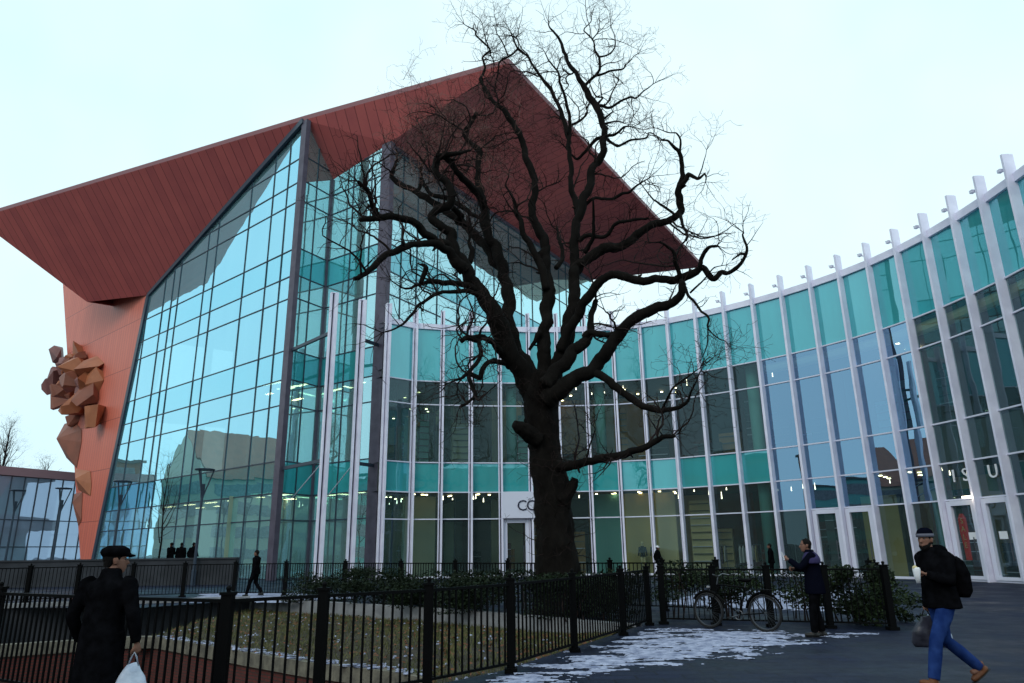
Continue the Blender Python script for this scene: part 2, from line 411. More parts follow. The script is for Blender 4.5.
facade('glass_facade', IC, d2, nB2, [(0, 0), (sC2, 0), (sC2, C2t.z), (0, ICt.z)], sx([346, 365], 330, IC, dB2) and [-v for v in sx([346, 365], 330, IC, dB2)], M['glB'], M['teal'])
sCR = sz(CR, C2, dB)[0]
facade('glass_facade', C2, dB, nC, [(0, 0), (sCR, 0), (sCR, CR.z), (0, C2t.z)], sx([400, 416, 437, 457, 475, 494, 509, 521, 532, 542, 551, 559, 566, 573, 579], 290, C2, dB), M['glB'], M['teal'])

# corner pillars
for o, zt, wd, dp, dd in ((C1, ZR-.15, .33, .36, dA), (C2, C2t.z-.1, .46, .44, dB2), (IC, ICt.z, .16, .16, dB)):
    b = MB(); nn = nrm(dd, o)
    b.box(o+V((0, 0, zt/2))+nn*.05, dd*wd, nn*dp*.5, V((0, 0, zt/2)), M['pillar']); b.build('corner_pillar', bld)
# trim along the sloping glass head of the long wall
b = MB(); b.bar(C1a+nA*.06-V((0, 0, .1)), AL+nA*.06, .22, .45, M['mull']); b.bar(AL+nA*.06, AB+dA*.5+nA*.06-V((0, 0, 2.3)), .2, .5, M['mull']); 
b.bar(C2t-V((0, 0, .1))+nC*.05, CR+nC*.05-V((0, 0, .1)), .2, .3, M['pillar']); b.build('head_trim', bld)
# two dark struts from the corner to the free-standing fins
b = MB()
fin1, fin2 = atz(333.4, 294, 17.6), atz(361.5, 301, 17.6)
for z in (15.0, 6.95):
    for q, r0 in ((fin1, C1+nB*.3), (fin2, C2+nB2*.3)):
        b = MB(); b.bar(V((r0.x, r0.y, z)), V((q.x, q.y, z)), .16, .2, M['mull']); b.build('strut', bld)
for q, r0 in ((fin1, C1+dB*1.2+nB*.1), (fin2, IC+d2*1.6+nB2*.1)):
    b = MB(); b.tube([V((q.x, q.y, 6.9)), V((r0.x, r0.y, 5.2))], .035, M['white'], 6); b.build('tie_rod', bld)

# orange pier, tapering to the ground, in line with the long wall
pTL, pBL = onplane(64, 288, C1, dA), onplane(85, 553, C1, dA)
S = lambda p: sz(p, C1, dA)
pp = [(S(AB)[0]+.55, 0), (S(AL)[0]+.15, S(AL)[1]), (S(AL)[0]+.5, 33.0), (S(pTL)[0]+.4, 33.0), S(pTL), (S(pBL)[0]-.2, 0)]
b = MB(); W = lambda s, z, off: C1+dA*s+nA*off+V((0, 0, z))
b.face([W(s, z, .1) for s, z in pp], M['pier'], pp)
b.face([W(s, z, -2.4) for s, z in reversed(pp)], M['pier'], list(reversed(pp)))
for i in range(len(pp)):
    p, q = pp[i], pp[(i+1) % len(pp)]
    b.face([W(*p, .1), W(*p, -2.4), W(*q, -2.4), W(*q, .1)], M['pier'], [(0, p[1]), (2.5, p[1]), (2.5, q[1]), (0, q[1])])
b.build('pier', bld)

# roof: folded soffits and fascias, thin pale edge, hidden top
ro = MB()
def rface(pts, ua, mm=None):
    """ua = direction in which the seams repeat"""
    ua = V(ua).normalized(); nn = (pts[1]-pts[0]).cross(pts[2]-pts[0]).normalized(); va = nn.cross(ua).normalized()
    ro.face(pts, mm or M['roof'], [((p-C1).dot(ua), (p-C1).dot(va)) for p in pts])
ed = (C1a-T).normalized()
rface([T, LV, AL], ed); rface([T, AL, C1a], ed)
ed2 = (P-C1a).normalized()
rface([C1a, ICt, C2t], ed2); rface([C1a, C2t, P], ed2)
ed3 = (T2-P).normalized()
rface([P, C2t, CR], ed3); rface([P, CR, T2], ed3)
up = V((0, 0, .38))
LB = LV + V((14, 30, 5)); CB = V((CR.x-4, CR.y+4, ZR)); 
ring = [T, C1a, P, T2, CB, V((LB.x, LB.y, ZR))]
for i in range(3):
    a, c = ring[i], ring[i+1]; ro.face([a, c, c+up, a+up], M['edge'])
for i in (3, 4, 5):
    a, c = ring[i], ring[(i+1) % 6]; ro.face([a, c, c+up, a+up], M['rooftop'])
ro.face([p+up for p in ring], M['rooftop'])
LBt = V((LB.x, LB.y, ZR))
rface([T, LBt, LV], ed); rface([LBt, LB, LV], ed)
rface([T2, CR, CB], ed3)
ro.build('roof', bld)

# inside: floor plates, back walls, columns, lit strips
ctr = (C1+AB*1+C2+CR)/4
A_e = C1+dA*24.3; 
fp = [C1, A_e, A_e-nA*9-dA*2, C2+dB*33-nC*11, C2+dB*33, C2, IC]
fpi = [V((p.x, p.y, 0)) for p in fp]
fpi[0] -= nA*.35+nB*.35; fpi[1] -= nA*.35; fpi[4] -= nC*.35; fpi[5] -= nC*.35+nB2*.35; fpi[6] -= nB*.35+nB2*.35
for z0, z1 in ((5.55, 7.3), (13.2, 14.95), (20.8, 22.5)):
    b = MB()
    b.face([p+V((0, 0, z1)) for p in fpi], M['slab']); b.face([p+V((0, 0, z0)) for p in reversed(fpi)], M['beige'])
    for i in range(len(fpi)):
        p, q = fpi[i], fpi[(i+1) % len(fpi)]
        b.face([p+V((0, 0, z0)), q+V((0, 0, z0)), q+V((0, 0, z1)), p+V((0, 0, z1))], M['slab'])
    b.build('floor_plate', bld, weld=True)
b = MB()
for off, s0, s1 in ((7.5, 3.5, 22),):
    for k in range(9):
        a = s0+(s1-s0)*k/9; c = s0+(s1-s0)*(k+1)/9
        for z0, z1 in ((.02, 5.5), (7.32, 13.1), (15, 20.7)):
            mm = (M['beige'], M['tealcol'], M['beige'], M['slab'], M['slab'])[(k*3+int(z0)) % 5] if z0 < 1 else (M['slab'], M['tealcol'])[k % 3 == 0]
            b.face([W(a, z0, -off), W(c, z0, -off), W(c, z1, -off), W(a, z1, -off)], mm)
for z0, z1 in ((.02, 5.5), (7.32, 13.1), (15, 20.7)):
    Q = lambda s, z: C1+dB*s-nB*5.5+V((0, 0, z))
    for a, c, mm in ((.6, 2.2, 'beige' if z0 < 1 else 'dark'), (2.2, 4, 'tealcol' if z0 < 1 else 'slab'), (4, 7, 'beige' if z0 < 1 else 'slab'), (7, 12, 'slab')):
        if a < 1 and z0 > 1: continue
        b.face([Q(a, z0), Q(c, z0), Q(c, z1), Q(a, z1)], M[mm])
    Q = lambda s, z: C2+dB*s-nC*7+V((0, 0, z))
    for a, c in ((0, 8), (8, 16), (16, 32)): b.face([Q(a, z0), Q(c, z0), Q(c, z1), Q(a, z1)], M['tealcol'])
b.build('inner_wall', bld, weld=True)
for s, off in ((7.5, 3.4), (13, 3.4), (18.5, 3.4)):
    b = MB(); b.tube([W(s, 0.02, -off), W(s, 20.7, -off)], .32, M['slab'], 14); b.build('column', bld, smooth=False)
for s in (2, 9):
    b = MB(); b.tube([C1+dB*s-nB*2.5+V((0, 0, .02)), C1+dB*s-nB*2.5+V((0, 0, 20.7))], .3, M['tealcol'], 14); b.build('column', bld)
rs2 = random.Random(8)
def clight(par, c, ex, ey, m):
    b = MB(); b.box(c, ex, ey, V((0, 0, .02)), m); b.build('ceiling_light', par)
for z in (5.52, 13.17):
    for s in (1.2, 3.4, 6.2, 9.5, 13, 16.5, 20):
        for off in (2.2, 4.8):
            if z > 6 and s > 7: continue
            clight(bld, W(s, z, -off), dA*.8, nA*.12, M['stripg'] if s < 5 else M['strip'])
    for s in (.9, 2.4): clight(bld, C1+dB*s-nB*2.6+V((0, 0, z)), dB*.12, nB*1.0, M['stripg'])
    for s in (1, 3, 4.6): clight(bld, IC+d2*s-nB2*2.2+V((0, 0, z)), d2*.12, nB2*.8, M['stripg'])

# ================================================================ curved store building
TOPS = [(387, 322), (414, 324), (442, 325.5), (470.5, 327), (499, 327.7), (527, 328), (555.5, 328), (584, 327.6), (612, 326.3), (639.8, 324), (667.5, 320), (696, 313.5), (725, 306.8), (753.5, 300), (782.8, 291.6), (812, 282.2), (841, 272.2), (870.4, 261), (899.5, 247.4), (929, 232), (957.5, 214.9), (986.5, 196.2), (1015.5, 175), (1044, 152.5)]
ZH = 16.6
FP = [flat(atz(x, y, ZH)) for x, y in TOPS]
for _ in range(2): FP = [FP[0]]+[(FP[i-1]+FP[i]*2+FP[i+1])/4 for i in range(1, len(FP)-1)]+[FP[-1]]
FP[0] = FP[0]*.982
FP.append(FP[-1]+(FP[-1]-FP[-2])); FP.append(FP[-1]+(FP[-1]-FP[-2]))
NF = len(FP)
TN = []
for i in range(NF):
    t = (FP[min(i+1, NF-1)]-FP[max(i-1, 0)]).normalized()
    TN.append((t, nrm(t, FP[i])))
sto = empty('curved_shop_building', FP[10], 'long curved shop building with white upright fins and teal glass bands', 'building')
def fin(p, t, n, zt, parent, lamp=False, z0=0.0, wide=.70):
    b = MB(); U = lambda a, c, z: p+t*a+n*c+V((0, 0, z))
    h = (zt-z0)/2; zc = z0+h; k = wide
    b.box(U(-.135*k, .08, zc), t*.045*k, n*.12, V((0, 0, h)), M['fin'])
    b.box(U(-.035*k, .02, zc), t*.055*k, n*.05, V((0, 0, h-.05)), M['groove'])
    b.box(U(.105*k, .18, zc), t*.085*k, n*.24, V((0, 0, h)), M['fin'])
    b.box(U(-.035*k, .10, zt+.015), t*.145*k, n*.14, V((0, 0, .03)), M['fin'])
    o = b.build('fin', parent)
    if lamp:
        b = MB(); q = U(-.25, .30, ZH+.35)
        b.bar(U(-.1, .2, ZH+.25), q, .06, .05, M['fin']); b.box(q+n*.05, t*.09, n*.08, V((0, 0, .07)), M['white'])
        b.bar(q+n*.05-t*.06, q+n*.06-t*.14+V((0, 0, .10)), .05, .04, M['concrete'])
        b.build('floodlight', o)
    return o
for i in range(NF): fin(FP[i], TN[i][0], TN[i][1], 17.55, sto, lamp=(i >= 12))
fp1, fp2 = flat(fin1), flat(fin2)
for q in (fp1, fp2):
    t = (FP[1]-fp1).normalized(); fin(q, t, nrm(t, q), 17.6, sto, wide=1.1)
RZ = [0.06, 3.58, 5.27, 7.17, 11.0, 12.6, 16.25]
DOORS = {4, 14, 15, 18, 19}
for i in range(NF-1):
    p, q = FP[i], FP[i+1]; t = (q-p); L = t.length; t.normalize(); n = nrm(t, p)
    U = lambda a, z, off=0.0: p+t*a+n*off+V((0, 0, z))
    clear = i >= 13
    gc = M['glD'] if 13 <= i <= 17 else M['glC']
    g = MB(); rows = [(3.58 if i in DOORS else .06, 5.27), (7.17, 11.0), (11.0, 12.6)]
    if i in DOORS: rows = [(3.58, 5.27)]+rows[1:]
    else: rows = [(.06, 3.58), (3.58, 5.27)]+rows[1:]
    if clear: rows.append((5.27, 7.17))
    if i in (4, 5): rows = [r for r in rows if r[0] != 3.58]
    for z0, z1 in rows:
        a, c = random.uniform(-.006, .006), random.uniform(-.004, .004)
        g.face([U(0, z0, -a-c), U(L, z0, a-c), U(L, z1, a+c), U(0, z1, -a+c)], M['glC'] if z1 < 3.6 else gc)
    win = g.build('window_bay', sto)
    for z0, z1 in [(12.6, 16.25)] + ([] if clear else [(5.27, 7.17)]):
        s = MB()
        a, c = random.uniform(-.006, .006), random.uniform(-.004, .004)
        s.face([U(0, z0, -a-c), U(L, z0, a-c), U(L, z1, a+c), U(0, z1, -a+c)], M['teal']); s.build('spandrel', win)
    for z in RZ[1:-1]:
        s = MB(); s.box(U(L/2, z, .03), t*(L/2), n*.05, V((0, 0, .035)), M['white']); s.build('transom', win)
    s = MB(); s.box(U(L/2, .05, .03), t*(L/2), n*.06, V((0, 0, .06)), M['white']); s.build('sill', win)
    s = MB(); s.box(U(L/2, 16.43, .05), t*(L/2), n*.10, V((0, 0, .19)), M['fin']); s.build('fascia', win)
    if i in DOORS:
        dm = MB(); fw = .24
        x0, x1 = .18, L-.16
        for x in (x0+fw/2, x1-fw/2): dm.box(U(x, 1.8, .05), t*(fw/2), n*.09, V((0, 0, 1.72)), M['white'])
        dm.box(U(L/2, 3.42, .052), t*((x1-x0)/2-fw), n*.085, V((0, 0, .11)), M['white'])
        dm.box(U(L/2, .16, .052), t*((x1-x0)/2-fw), n*.085, V((0, 0, .07)), M['white'])
        d = dm.build('door', sto)
        g = MB(); g.face([U(x0+fw, .2, .0), U(x1-fw, .2, .0), U(x1-fw, 3.4, .0), U(x0+fw, 3.4, .0)], M['glC']); g.build('door_pane', d)
        g = MB(); g.tube([U(x1-fw-.12, .9, .16), U(x1-fw-.12, 1.9, .16)], .025, M['chrome'], 8)
        for z in (1.0, 1.8): g.tube([U(x1-fw-.12, z, .16), U(x1-fw+.05, z, .06)], .015, M['chrome'], 6)
        g.build('door_handle', d)
# inside of the curved building
def offs(k): return [FP[i]-TN[i][1]*k for i in range(NF)]
def strip(b, pts, z0, z1, m, flip=False):
    for i in range(len(pts)-1):
        b.face([pts[i]+V((0, 0, z0)), pts[i+1]+V((0, 0, z0)), pts[i+1]+V((0, 0, z1)), pts[i]+V((0, 0, z1))], m if not callable(m) else m(i))
def plate(b, o1, o2, z0, z1, m, mb=None):
    for i in range(NF-1):
        b.face([o1[i]+V((0, 0, z1)), o1[i+1]+V((0, 0, z1)), o2[i+1]+V((0, 0, z1)), o2[i]+V((0, 0, z1))], m)
        b.face([o1[i]+V((0, 0, z0)), o2[i]+V((0, 0, z0)), o2[i+1]+V((0, 0, z0)), o1[i+1]+V((0, 0, z0))], mb or m)
    strip(b, o1, z0, z1, m)
i0, i1, i3, i7 = offs(.12), offs(.5), offs(1.2), offs(7.5)
b = MB(); plate(b, i1, i7, 5.3, 7.1, M['slab'], M['dark']); b.build('floor_plate', sto, weld=True); b = MB(); plate(b, i1, i7, 12.7, 13.2, M['slab'], M['dark']); b.build('floor_plate', sto, weld=True)
b = MB(); plate(b, i0, offs(9), 16.15, 16.5, M['paper']); b.build('roof', sto, weld=True)  # top out of view, made white to bounce light up to the red soffit
b = MB()
gnd = ['beige', 'dark', 'slab', 'dark', 'beige', 'maroon', 'dark', 'yellow', 'yellow', 'cream', 'maroon', 'dark', 'dark', 'dark', 'slab', 'orangein', 'yellow', 'dark', 'dark', 'maroon', 'dark']
fst = ['slab', 'slab', 'beige', 'slab', 'beige', 'dark', 'orangein', 'beige', 'orangein', 'maroon', 'dark', 'maroon', 'dark', 'maroon', 'slab', 'dark', 'slab', 'dark', 'slab', 'dark']
strip(b, i7, .02, 5.3, lambda i: M[gnd[i % len(gnd)]]); strip(b, offs(6.5), 7.1, 12.7, lambda i: M[fst[i % len(fst)]])
strip(b, offs(7), 13.2, 16.15, M['slab'])
# partition just behind the panes (pale yellow shop window backs)
for i, m, z1 in ((7, 'tealcol', 5.2), (8, 'yellow', 5.2), (9, 'cream', 5.2), (15, 'yellow', 4.2), (0, 'slab', 5.2), (1, 'beige', 5.2)):
    a, c = offs(1.9 if i > 2 else 2.6)[i], offs(1.9 if i > 2 else 2.6)[i+1]
    if i == 9: c = a+(c-a)*.55
    b.face([a+V((0, 0, .02)), c+V((0, 0, .02)), c+V((0, 0, z1)), a+V((0, 0, z1))], M[m])
b.build('inner_wall', sto)
for i, z0, z1 in ((7, 7.15, 12.6), (12, .03, 12.6), (17, .03, 12.6), (22, .03, 12.6), (4, 7.15, 12.6)):
    c = MB(); q = FP[i]-TN[i][1]*1.0+TN[i][0]*.9; c.tube([q+V((0, 0, z0)), q+V((0, 0, z1))], .36, M['tealcol'], 16); c.build('column', sto, smooth=True)
# shop fittings: tall display panels and shelf walls at different depths
rs_ = random.Random(19)
for i in range(0, 22):
    for z0, zt_, n_, pal in ((.03, 4.6, 2, ('maroon', 'dark', 'orangein', 'slab', 'cream', 'black')), (7.12, 4.4, 2, ('orangein', 'maroon', 'dark', 'dark', 'maroon') if 5 < i < 14 else ('slab', 'tealcol', 'dark', 'beige'))):
        for _ in range(n_):
            if rs_.random() < .35 or (i in (7, 8, 9) and z0 < 1): continue
            k_ = rs_.uniform(2.2, 6.0); hh = rs_.uniform(1.2, zt_); ww = rs_.uniform(.25, .8)
            q = FP[i].lerp(FP[i+1], rs_.random())-TN[i][1]*k_
            b = MB(); b.box(q+V((0, 0, z0+hh/2)), TN[i][0]*ww, TN[i][1]*.15, V((0, 0, hh/2)), M[rs_.choice(pal)])
            for s_ in range(int(hh/.45)): b.box(q+TN[i][1]*.17+V((0, 0, z0+.3+s_*.45)), TN[i][0]*ww*.92, TN[i][1]*.10, V((0, 0, .02)), M['white'] if rs_.random() < .2 else M['slab'])
            b.build('display_wall', sto)
# cream blind casing under the top transom on the right wing
b = MB()
for i in range(13, NF-1):
    a, c = offs(.55)[i], offs(.55)[i+1]; b.tube([a+V((0, 0, 12.15)), c+V((0, 0, 12.15))], .30, M['cream'], 10)
b.build('blind_casing', sto)
for i in range(NF-1):
    for zc, ks in ((5.24, (1.2, 2.6, 4.4)), (12.64, (1.6, 3.4))):
        for k in ks:
            for a in (.25, .72):
                if random.random() < ((.42 if i in (0, 2, 3, 4, 6, 9, 10, 11, 12, 13, 17, 18, 19) else .1) if zc < 6 else (.34 if 5 < i < 14 else .1)):
                    q = FP[i].lerp(FP[i+1], a)-TN[i][1]*(k+random.uniform(-.3, .3))
                    b = MB(); b.tube([q+V((0, 0, zc)), q+V((0, 0, zc-random.uniform(.1, .5)))], [.015, .038], M['lamp_on'], 8); b.build('spotlight', sto)
for i in (1, 2, 3, 7, 8, 9, 15, 16):
    q = FP[i].lerp(FP[i+1], .5)-TN[i][1]*.75; [clight(sto, q-TN[i][1]*rs2.uniform(.2, 3)+TN[i][0]*rs2.uniform(-.7, .7)+V((0, 0, 5.22)), TN[i][0]*.08, TN[i][1]*.08, M['strip']) for _ in range(3)]
for i in (1, 4, 6, 8, 9, 16): 
    q = FP[i].lerp(FP[i+1], .5)-TN[i][1]*5; [clight(sto, q+TN[i][1]*rs2.uniform(-1, 2.5)+TN[i][0]*rs2.uniform(-.7, .7)+V((0, 0, 12.6)), TN[i][0]*.08, TN[i][1]*.08, M['strip']) for _ in range(3)]

# ---------------------------------------------------------------- signs
def text_mesh(name, body, m, origin, xd, zd, size, parent=None, depth=.04):
    cu = bpy.data.curves.new(name, 'FONT'); cu.body = body; cu.size = size; cu.extrude = depth/2; cu.align_x = 'CENTER'; cu.align_y = 'CENTER'; cu.resolution_u = 3
    tmp = bpy.data.objects.new(name, cu); COL.objects.link(tmp)
    bpy.context.view_layer.update()
    me = bpy.data.meshes.new_from_object(tmp.evaluated_get(bpy.context.evaluated_depsgraph_get()))
    bpy.data.objects.remove(tmp)
    xd = xd.normalized(); zd = zd.normalized(); nd_ = xd.cross(zd)
    me.transform(Matrix(((xd.x, zd.x, nd_.x, origin.x), (xd.y, zd.y, nd_.y, origin.y), (xd.z, zd.z, nd_.z, origin.z), (0, 0, 0, 1))))
    me.materials.clear(); me.materials.append(m)
    o = bpy.data.objects.new(name, me); COL.objects.link(o)
    if parent: o.parent = parent; o.matrix_parent_inverse = Matrix.Translation(-parent.location) if parent.type == 'EMPTY' else Matrix.Identity(4)
    return o
UZ = V((0, 0, 1))
p, q = FP[4], FP[6]; t = (q-p).normalized(); n = nrm(t, p); L = (q-p).length
sg = empty('shop_sign', p+t*L/2+UZ*3.6, 'white shop sign board with round black letters above the door behind the trunk', 'sign')
b = MB(); b.box(p+t*(L/2)+n*.34+UZ*4.43, t*(L/2-.1), n*.10, UZ*.83, M['white']); b.build('board', sg)
for k, ch in enumerate('COS'): text_mesh('letter', ch, M['groove'], p+t*(L/2-.62+k*.66)+n*.46+UZ*4.36, t, UZ, .95, sg)
def bayp(i, a, z, off): 
    return FP[i].lerp(FP[i+1], a)+nrm((FP[i+1]-FP[i]).normalized(), FP[i])*off+UZ*z
sg = empty('shop_lettering', bayp(18, .9, 4.1, .1), 'white capital letters on dark glass above the two right hand doors', 'sign')
for i, a, ch in ((18, .46, 'I'), (18, .80, 'S'), (19, .60, 'U')):
    t = (FP[i+1]-FP[i]).normalized(); text_mesh('letter', ch, M['paper'], bayp(i, a, 4.62, .10), t, UZ, .82, sg)
i = 18; t = (FP[i+1]-FP[i]).normalized(); n = nrm(t, FP[i])
sg = empty('sale_poster', bayp(i, .42, 1.0, -.1), 'tall red sale poster with yellow letters behind the left lettered door', 'poster')
b = MB()
pc = bayp(i, .36, 2.0, -.12)
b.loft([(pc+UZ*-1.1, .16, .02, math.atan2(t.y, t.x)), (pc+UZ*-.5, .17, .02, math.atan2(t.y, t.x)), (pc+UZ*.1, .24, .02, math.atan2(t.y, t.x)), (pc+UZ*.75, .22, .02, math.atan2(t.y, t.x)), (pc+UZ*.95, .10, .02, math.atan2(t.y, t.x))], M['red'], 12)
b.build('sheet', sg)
for k, ch in enumerate('SALE'): text_mesh('letter', ch, M['yellow'], pc+n*.04+UZ*(.62-k*.36), t, UZ, .34, sg, .01)
for i, a, lab in ((18, .66, 'white paper notice on the glass of the door with the red poster'), (19, .50, 'white paper notice on the glass of the door under the letter U')):
    b = MB(); t = (FP[i+1]-FP[i]).normalized(); n = nrm(t, FP[i])
    b.box(bayp(i, a, 1.95, .03), t*.22, n*.005, UZ*.16, M['paper']); tag(b.build('notice'), lab, 'notice')
i = 19; b = MB(); n = TN[19][1]
b.box(FP[19]+n*.55+UZ*3.62-TN[19][0]*.1, TN[19][0]*.2, n*.07, UZ*.05, M['lamp_on']); tag(b.build('wall_light'), 'small lit white light on the fin between the lettered doors', 'light')

# ---------------------------------------------------------------- rose sculpture on the pier
rs = empty('rose_sculpture', onplane(78, 420, C1, dA), 'faceted copper rose sculpture climbing the edge of the orange pier', 'sculpture')
def chunk(name, x, y, rpx, off, m, seed, el=(1, 1, 1)):
    random.seed(seed); off *= .6; c = onplane(x, y, C1+nA*off, dA); R = rpx*.132
    bm = bmesh.new()
    for _ in range(11):
        v = V((random.gauss(0, 1), random.gauss(0, 1), random.gauss(0, 1))).normalized()
        v = V((v.x*el[0], v.y*el[1], v.z*el[2]))*R*random.uniform(.9, 1.15)
        bm.verts.new(c+dA*v.x+nA*v.y+UZ*v.z)
    bmesh.ops.convex_hull(bm, input=bm.verts)
    bmesh.ops.delete(bm, geom=[v for v in bm.verts if not v.link_faces], context='VERTS')
    bmesh.ops.recalc_face_normals(bm, faces=bm.faces)
    me = bpy.data.meshes.new(name); bm.to_mesh(me); bm.free(); me.materials.append(M[m])
    o = bpy.data.objects.new(name, me); COL.objects.link(o); o.parent = rs; o.matrix_parent_inverse = Matrix.Translation(-rs.location)
for k, (x, y, r, off, m) in enumerate([(62, 356, 9, .6, 'rose3'), (77, 353, 10, .9, 'rose1'), (81, 370, 13, 1.6, 'rose1'), (95, 366, 13, 1.1, 'rose1'), (62, 376, 10, .8, 'rose3'), (55, 386, 9, .4, 'rose3'), (60, 400, 8, .6, 'rose2'),
        (67, 389, 10, 1.2, 'rose2'), (77, 383, 11, 1.9, 'rose2'), (91, 394, 11, 1.3, 'rose2'), (77, 406, 12, 1.7, 'rose1'), (97, 416, 10, 1.5, 'rose1'), (76, 418, 7, .8, 'rose2'), (88, 382, 10, 1.7, 'rose1'), (70, 366, 9, 1.3, 'rose3'), (99, 380, 9, .7, 'rose1')]):
    chunk('petal', x-2.5, y, r, off, m, 40+k)
random.seed(5)
for k in range(16):
    a = random.uniform(0, 6.28); rr_ = random.uniform(.2, 1)**.5
    chunk('petal', 76+15*rr_*math.cos(a), 383+25*rr_*math.sin(a), random.uniform(5, 8), 1.0+1.1*(1-rr_), random.choice(('rose1', 'rose2', 'rose3')), 90+k)
    random.seed(500+k)
def blade(pts, ridge, m, off=.15, hgt=1.0):
    b = MB(); base = [onplane(x, y, C1, dA)+nA*off for x, y in pts]; rg = onplane(*ridge, C1, dA)+nA*(off+hgt)
    for i in range(len(base)): b.face([base[i], base[(i+1) % len(base)], rg], M[m])
    b.face(list(reversed(base)), M[m]); b.build('leaf', rs)
blade([(66, 424), (76, 421), (83, 430), (83, 442), (78, 468), (68, 458), (62, 445)], (70, 440), 'rose2', .15, 1.1)
blade([(77, 469), (92, 471), (93, 484), (92, 496), (80, 490)], (85, 479), 'rose1', .15, .7)
blade([(76, 494), (84, 492), (83, 520), (80, 526)], (80, 503), 'rose2', .15, .5)
random.seed(11)
# ================================================================ ground, sunken garden, snow
def resample(pts, n):
    L = [0]
    for a, b in zip(pts, pts[1:]): L.append(L[-1]+(b-a).length)
    out = []
    for k in range(n):
        s = L[-1]*k/(n-1); i = 0
        while i < len(L)-2 and L[i+1] < s: i += 1
        out.append(pts[i].lerp(pts[i+1], (s-L[i])/max(1e-6, L[i+1]-L[i])))
    return out
RH = 1.16
FPX_ = [(0, 592), (110, 596), (228, 599), (324, 594), (429, 588.5), (510, 583), (572, 577), (620, 572.2), (646, 569.3)]
NFP = [flat(atz(x, y, RH)) for x, y in FPX_]
NFP = [V((-13.5, 15.5, 0)), V((-11.2, 13, 0)), V((-9.0, 10.9, 0))]+NFP
ctrp = V((-5, 17, 0))
edge = [p+(ctrp-p).normalized()*.22 for p in NFP]
kerb = [flat(atz(x, y, 0)) for x, y in ((636, 627), (620, 626.5), (560, 621), (500, 615.5), (420, 609.5), (340, 604.5), (250, 600))]
hole = edge + kerb + [V((-12, 24.2, 0)), V((-17, 25, 0)), V((-17, 17, 0))]
BIG = 900
outer = [V((-BIG, -200, 0)), V((BIG, -200, 0)), V((BIG, BIG, 0)), V((-BIG, BIG, 0))]
allp = outer+hole
tris = tessellate_polygon([outer, hole])
me = bpy.data.meshes.new('ground'); me.from_pydata([tuple(p) for p in allp], [], [tuple(t) for t in tris]); me.update()
bm = bmesh.new(); bm.from_mesh(me); bmesh.ops.recalc_face_normals(bm, faces=bm.faces)
if sum(f.normal.z for f in bm.faces) < 0: bmesh.ops.reverse_faces(bm, faces=bm.faces)
bm.to_mesh(me); bm.free()
m, nt, out = newmat('asphalt')
b = nd(nt, 'ShaderNodeBsdfPrincipled'); nt.links.new(b.outputs[0], out.inputs[0])
tc = nd(nt, 'ShaderNodeTexCoord')
n1 = nd(nt, 'ShaderNodeTexNoise', i_Scale=.55, i_Detail=7.0, i_Roughness=.7); nt.links.new(tc.outputs['Object'], n1.inputs[0])
n2 = nd(nt, 'ShaderNodeTexNoise', i_Scale=60.0, i_Detail=3.0); nt.links.new(tc.outputs['Object'], n2.inputs[0])
r1 = nd(nt, 'ShaderNodeValToRGB'); r1.color_ramp.elements[0].position = .35; r1.color_ramp.elements[1].position = .68
r1.color_ramp.elements[0].color = (.005, .008, .020, 1); r1.color_ramp.elements[1].color = (.015, .022, .052, 1); nt.links.new(n1.outputs[0], r1.inputs[0])
mm = nd(nt, 'ShaderNodeMix', data_type='RGBA', blend_type='MULTIPLY'); mm.inputs[0].default_value = .7
r2 = nd(nt, 'ShaderNodeValToRGB'); r2.color_ramp.elements[0].position = .3; r2.color_ramp.elements[0].color = (.45, .45, .45, 1); r2.color_ramp.elements[1].position = .7; r2.color_ramp.elements[1].color = (1.4, 1.4, 1.45, 1)
nt.links.new(n2.outputs[0], r2.inputs[0]); nt.links.new(r1.outputs[0], mm.inputs[6]); nt.links.new(r2.outputs[0], mm.inputs[7])
# paving joints (small setts): brick pattern in the ground's own metres
br = nd(nt, 'ShaderNodeTexBrick', i_Scale=1.0); nt.links.new(tc.outputs['Object'], br.inputs['Vector'])
br.inputs['Color1'].default_value = (1, 1, 1, 1); br.inputs['Color2'].default_value = (.66, .67, .72, 1); br.inputs['Mortar'].default_value = (.22, .22, .25, 1)
br.inputs['Mortar Size'].default_value = .016; br.inputs['Brick Width'].default_value = .62; br.inputs['Row Height'].default_value = .31
m3 = nd(nt, 'ShaderNodeMix', data_type='RGBA', blend_type='MULTIPLY'); m3.inputs[0].default_value = .9
nt.links.new(mm.outputs[2], m3.inputs[6]); nt.links.new(br.outputs[0], m3.inputs[7]); nt.links.new(m3.outputs[2], b.inputs['Base Color'])
r3 = nd(nt, 'ShaderNodeMapRange'); r3.inputs['From Min'].default_value = .3; r3.inputs['From Max'].default_value = .7; r3.inputs['To Min'].default_value = .24; r3.inputs['To Max'].default_value = .85
nt.links.new(n1.outputs[0], r3.inputs[0]); nt.links.new(r3.outputs[0], b.inputs['Roughness']); b.inputs['Specular IOR Level'].default_value = .18
bp = nd(nt, 'ShaderNodeBump', i_Strength=.35, i_Distance=.01); nt.links.new(n2.outputs[0], bp.inputs['Height']); nt.links.new(bp.outputs[0], b.inputs['Normal'])
me.materials.append(m); g = bpy.data.objects.new('ground', me); COL.objects.link(g); tag(g, kind='structure')

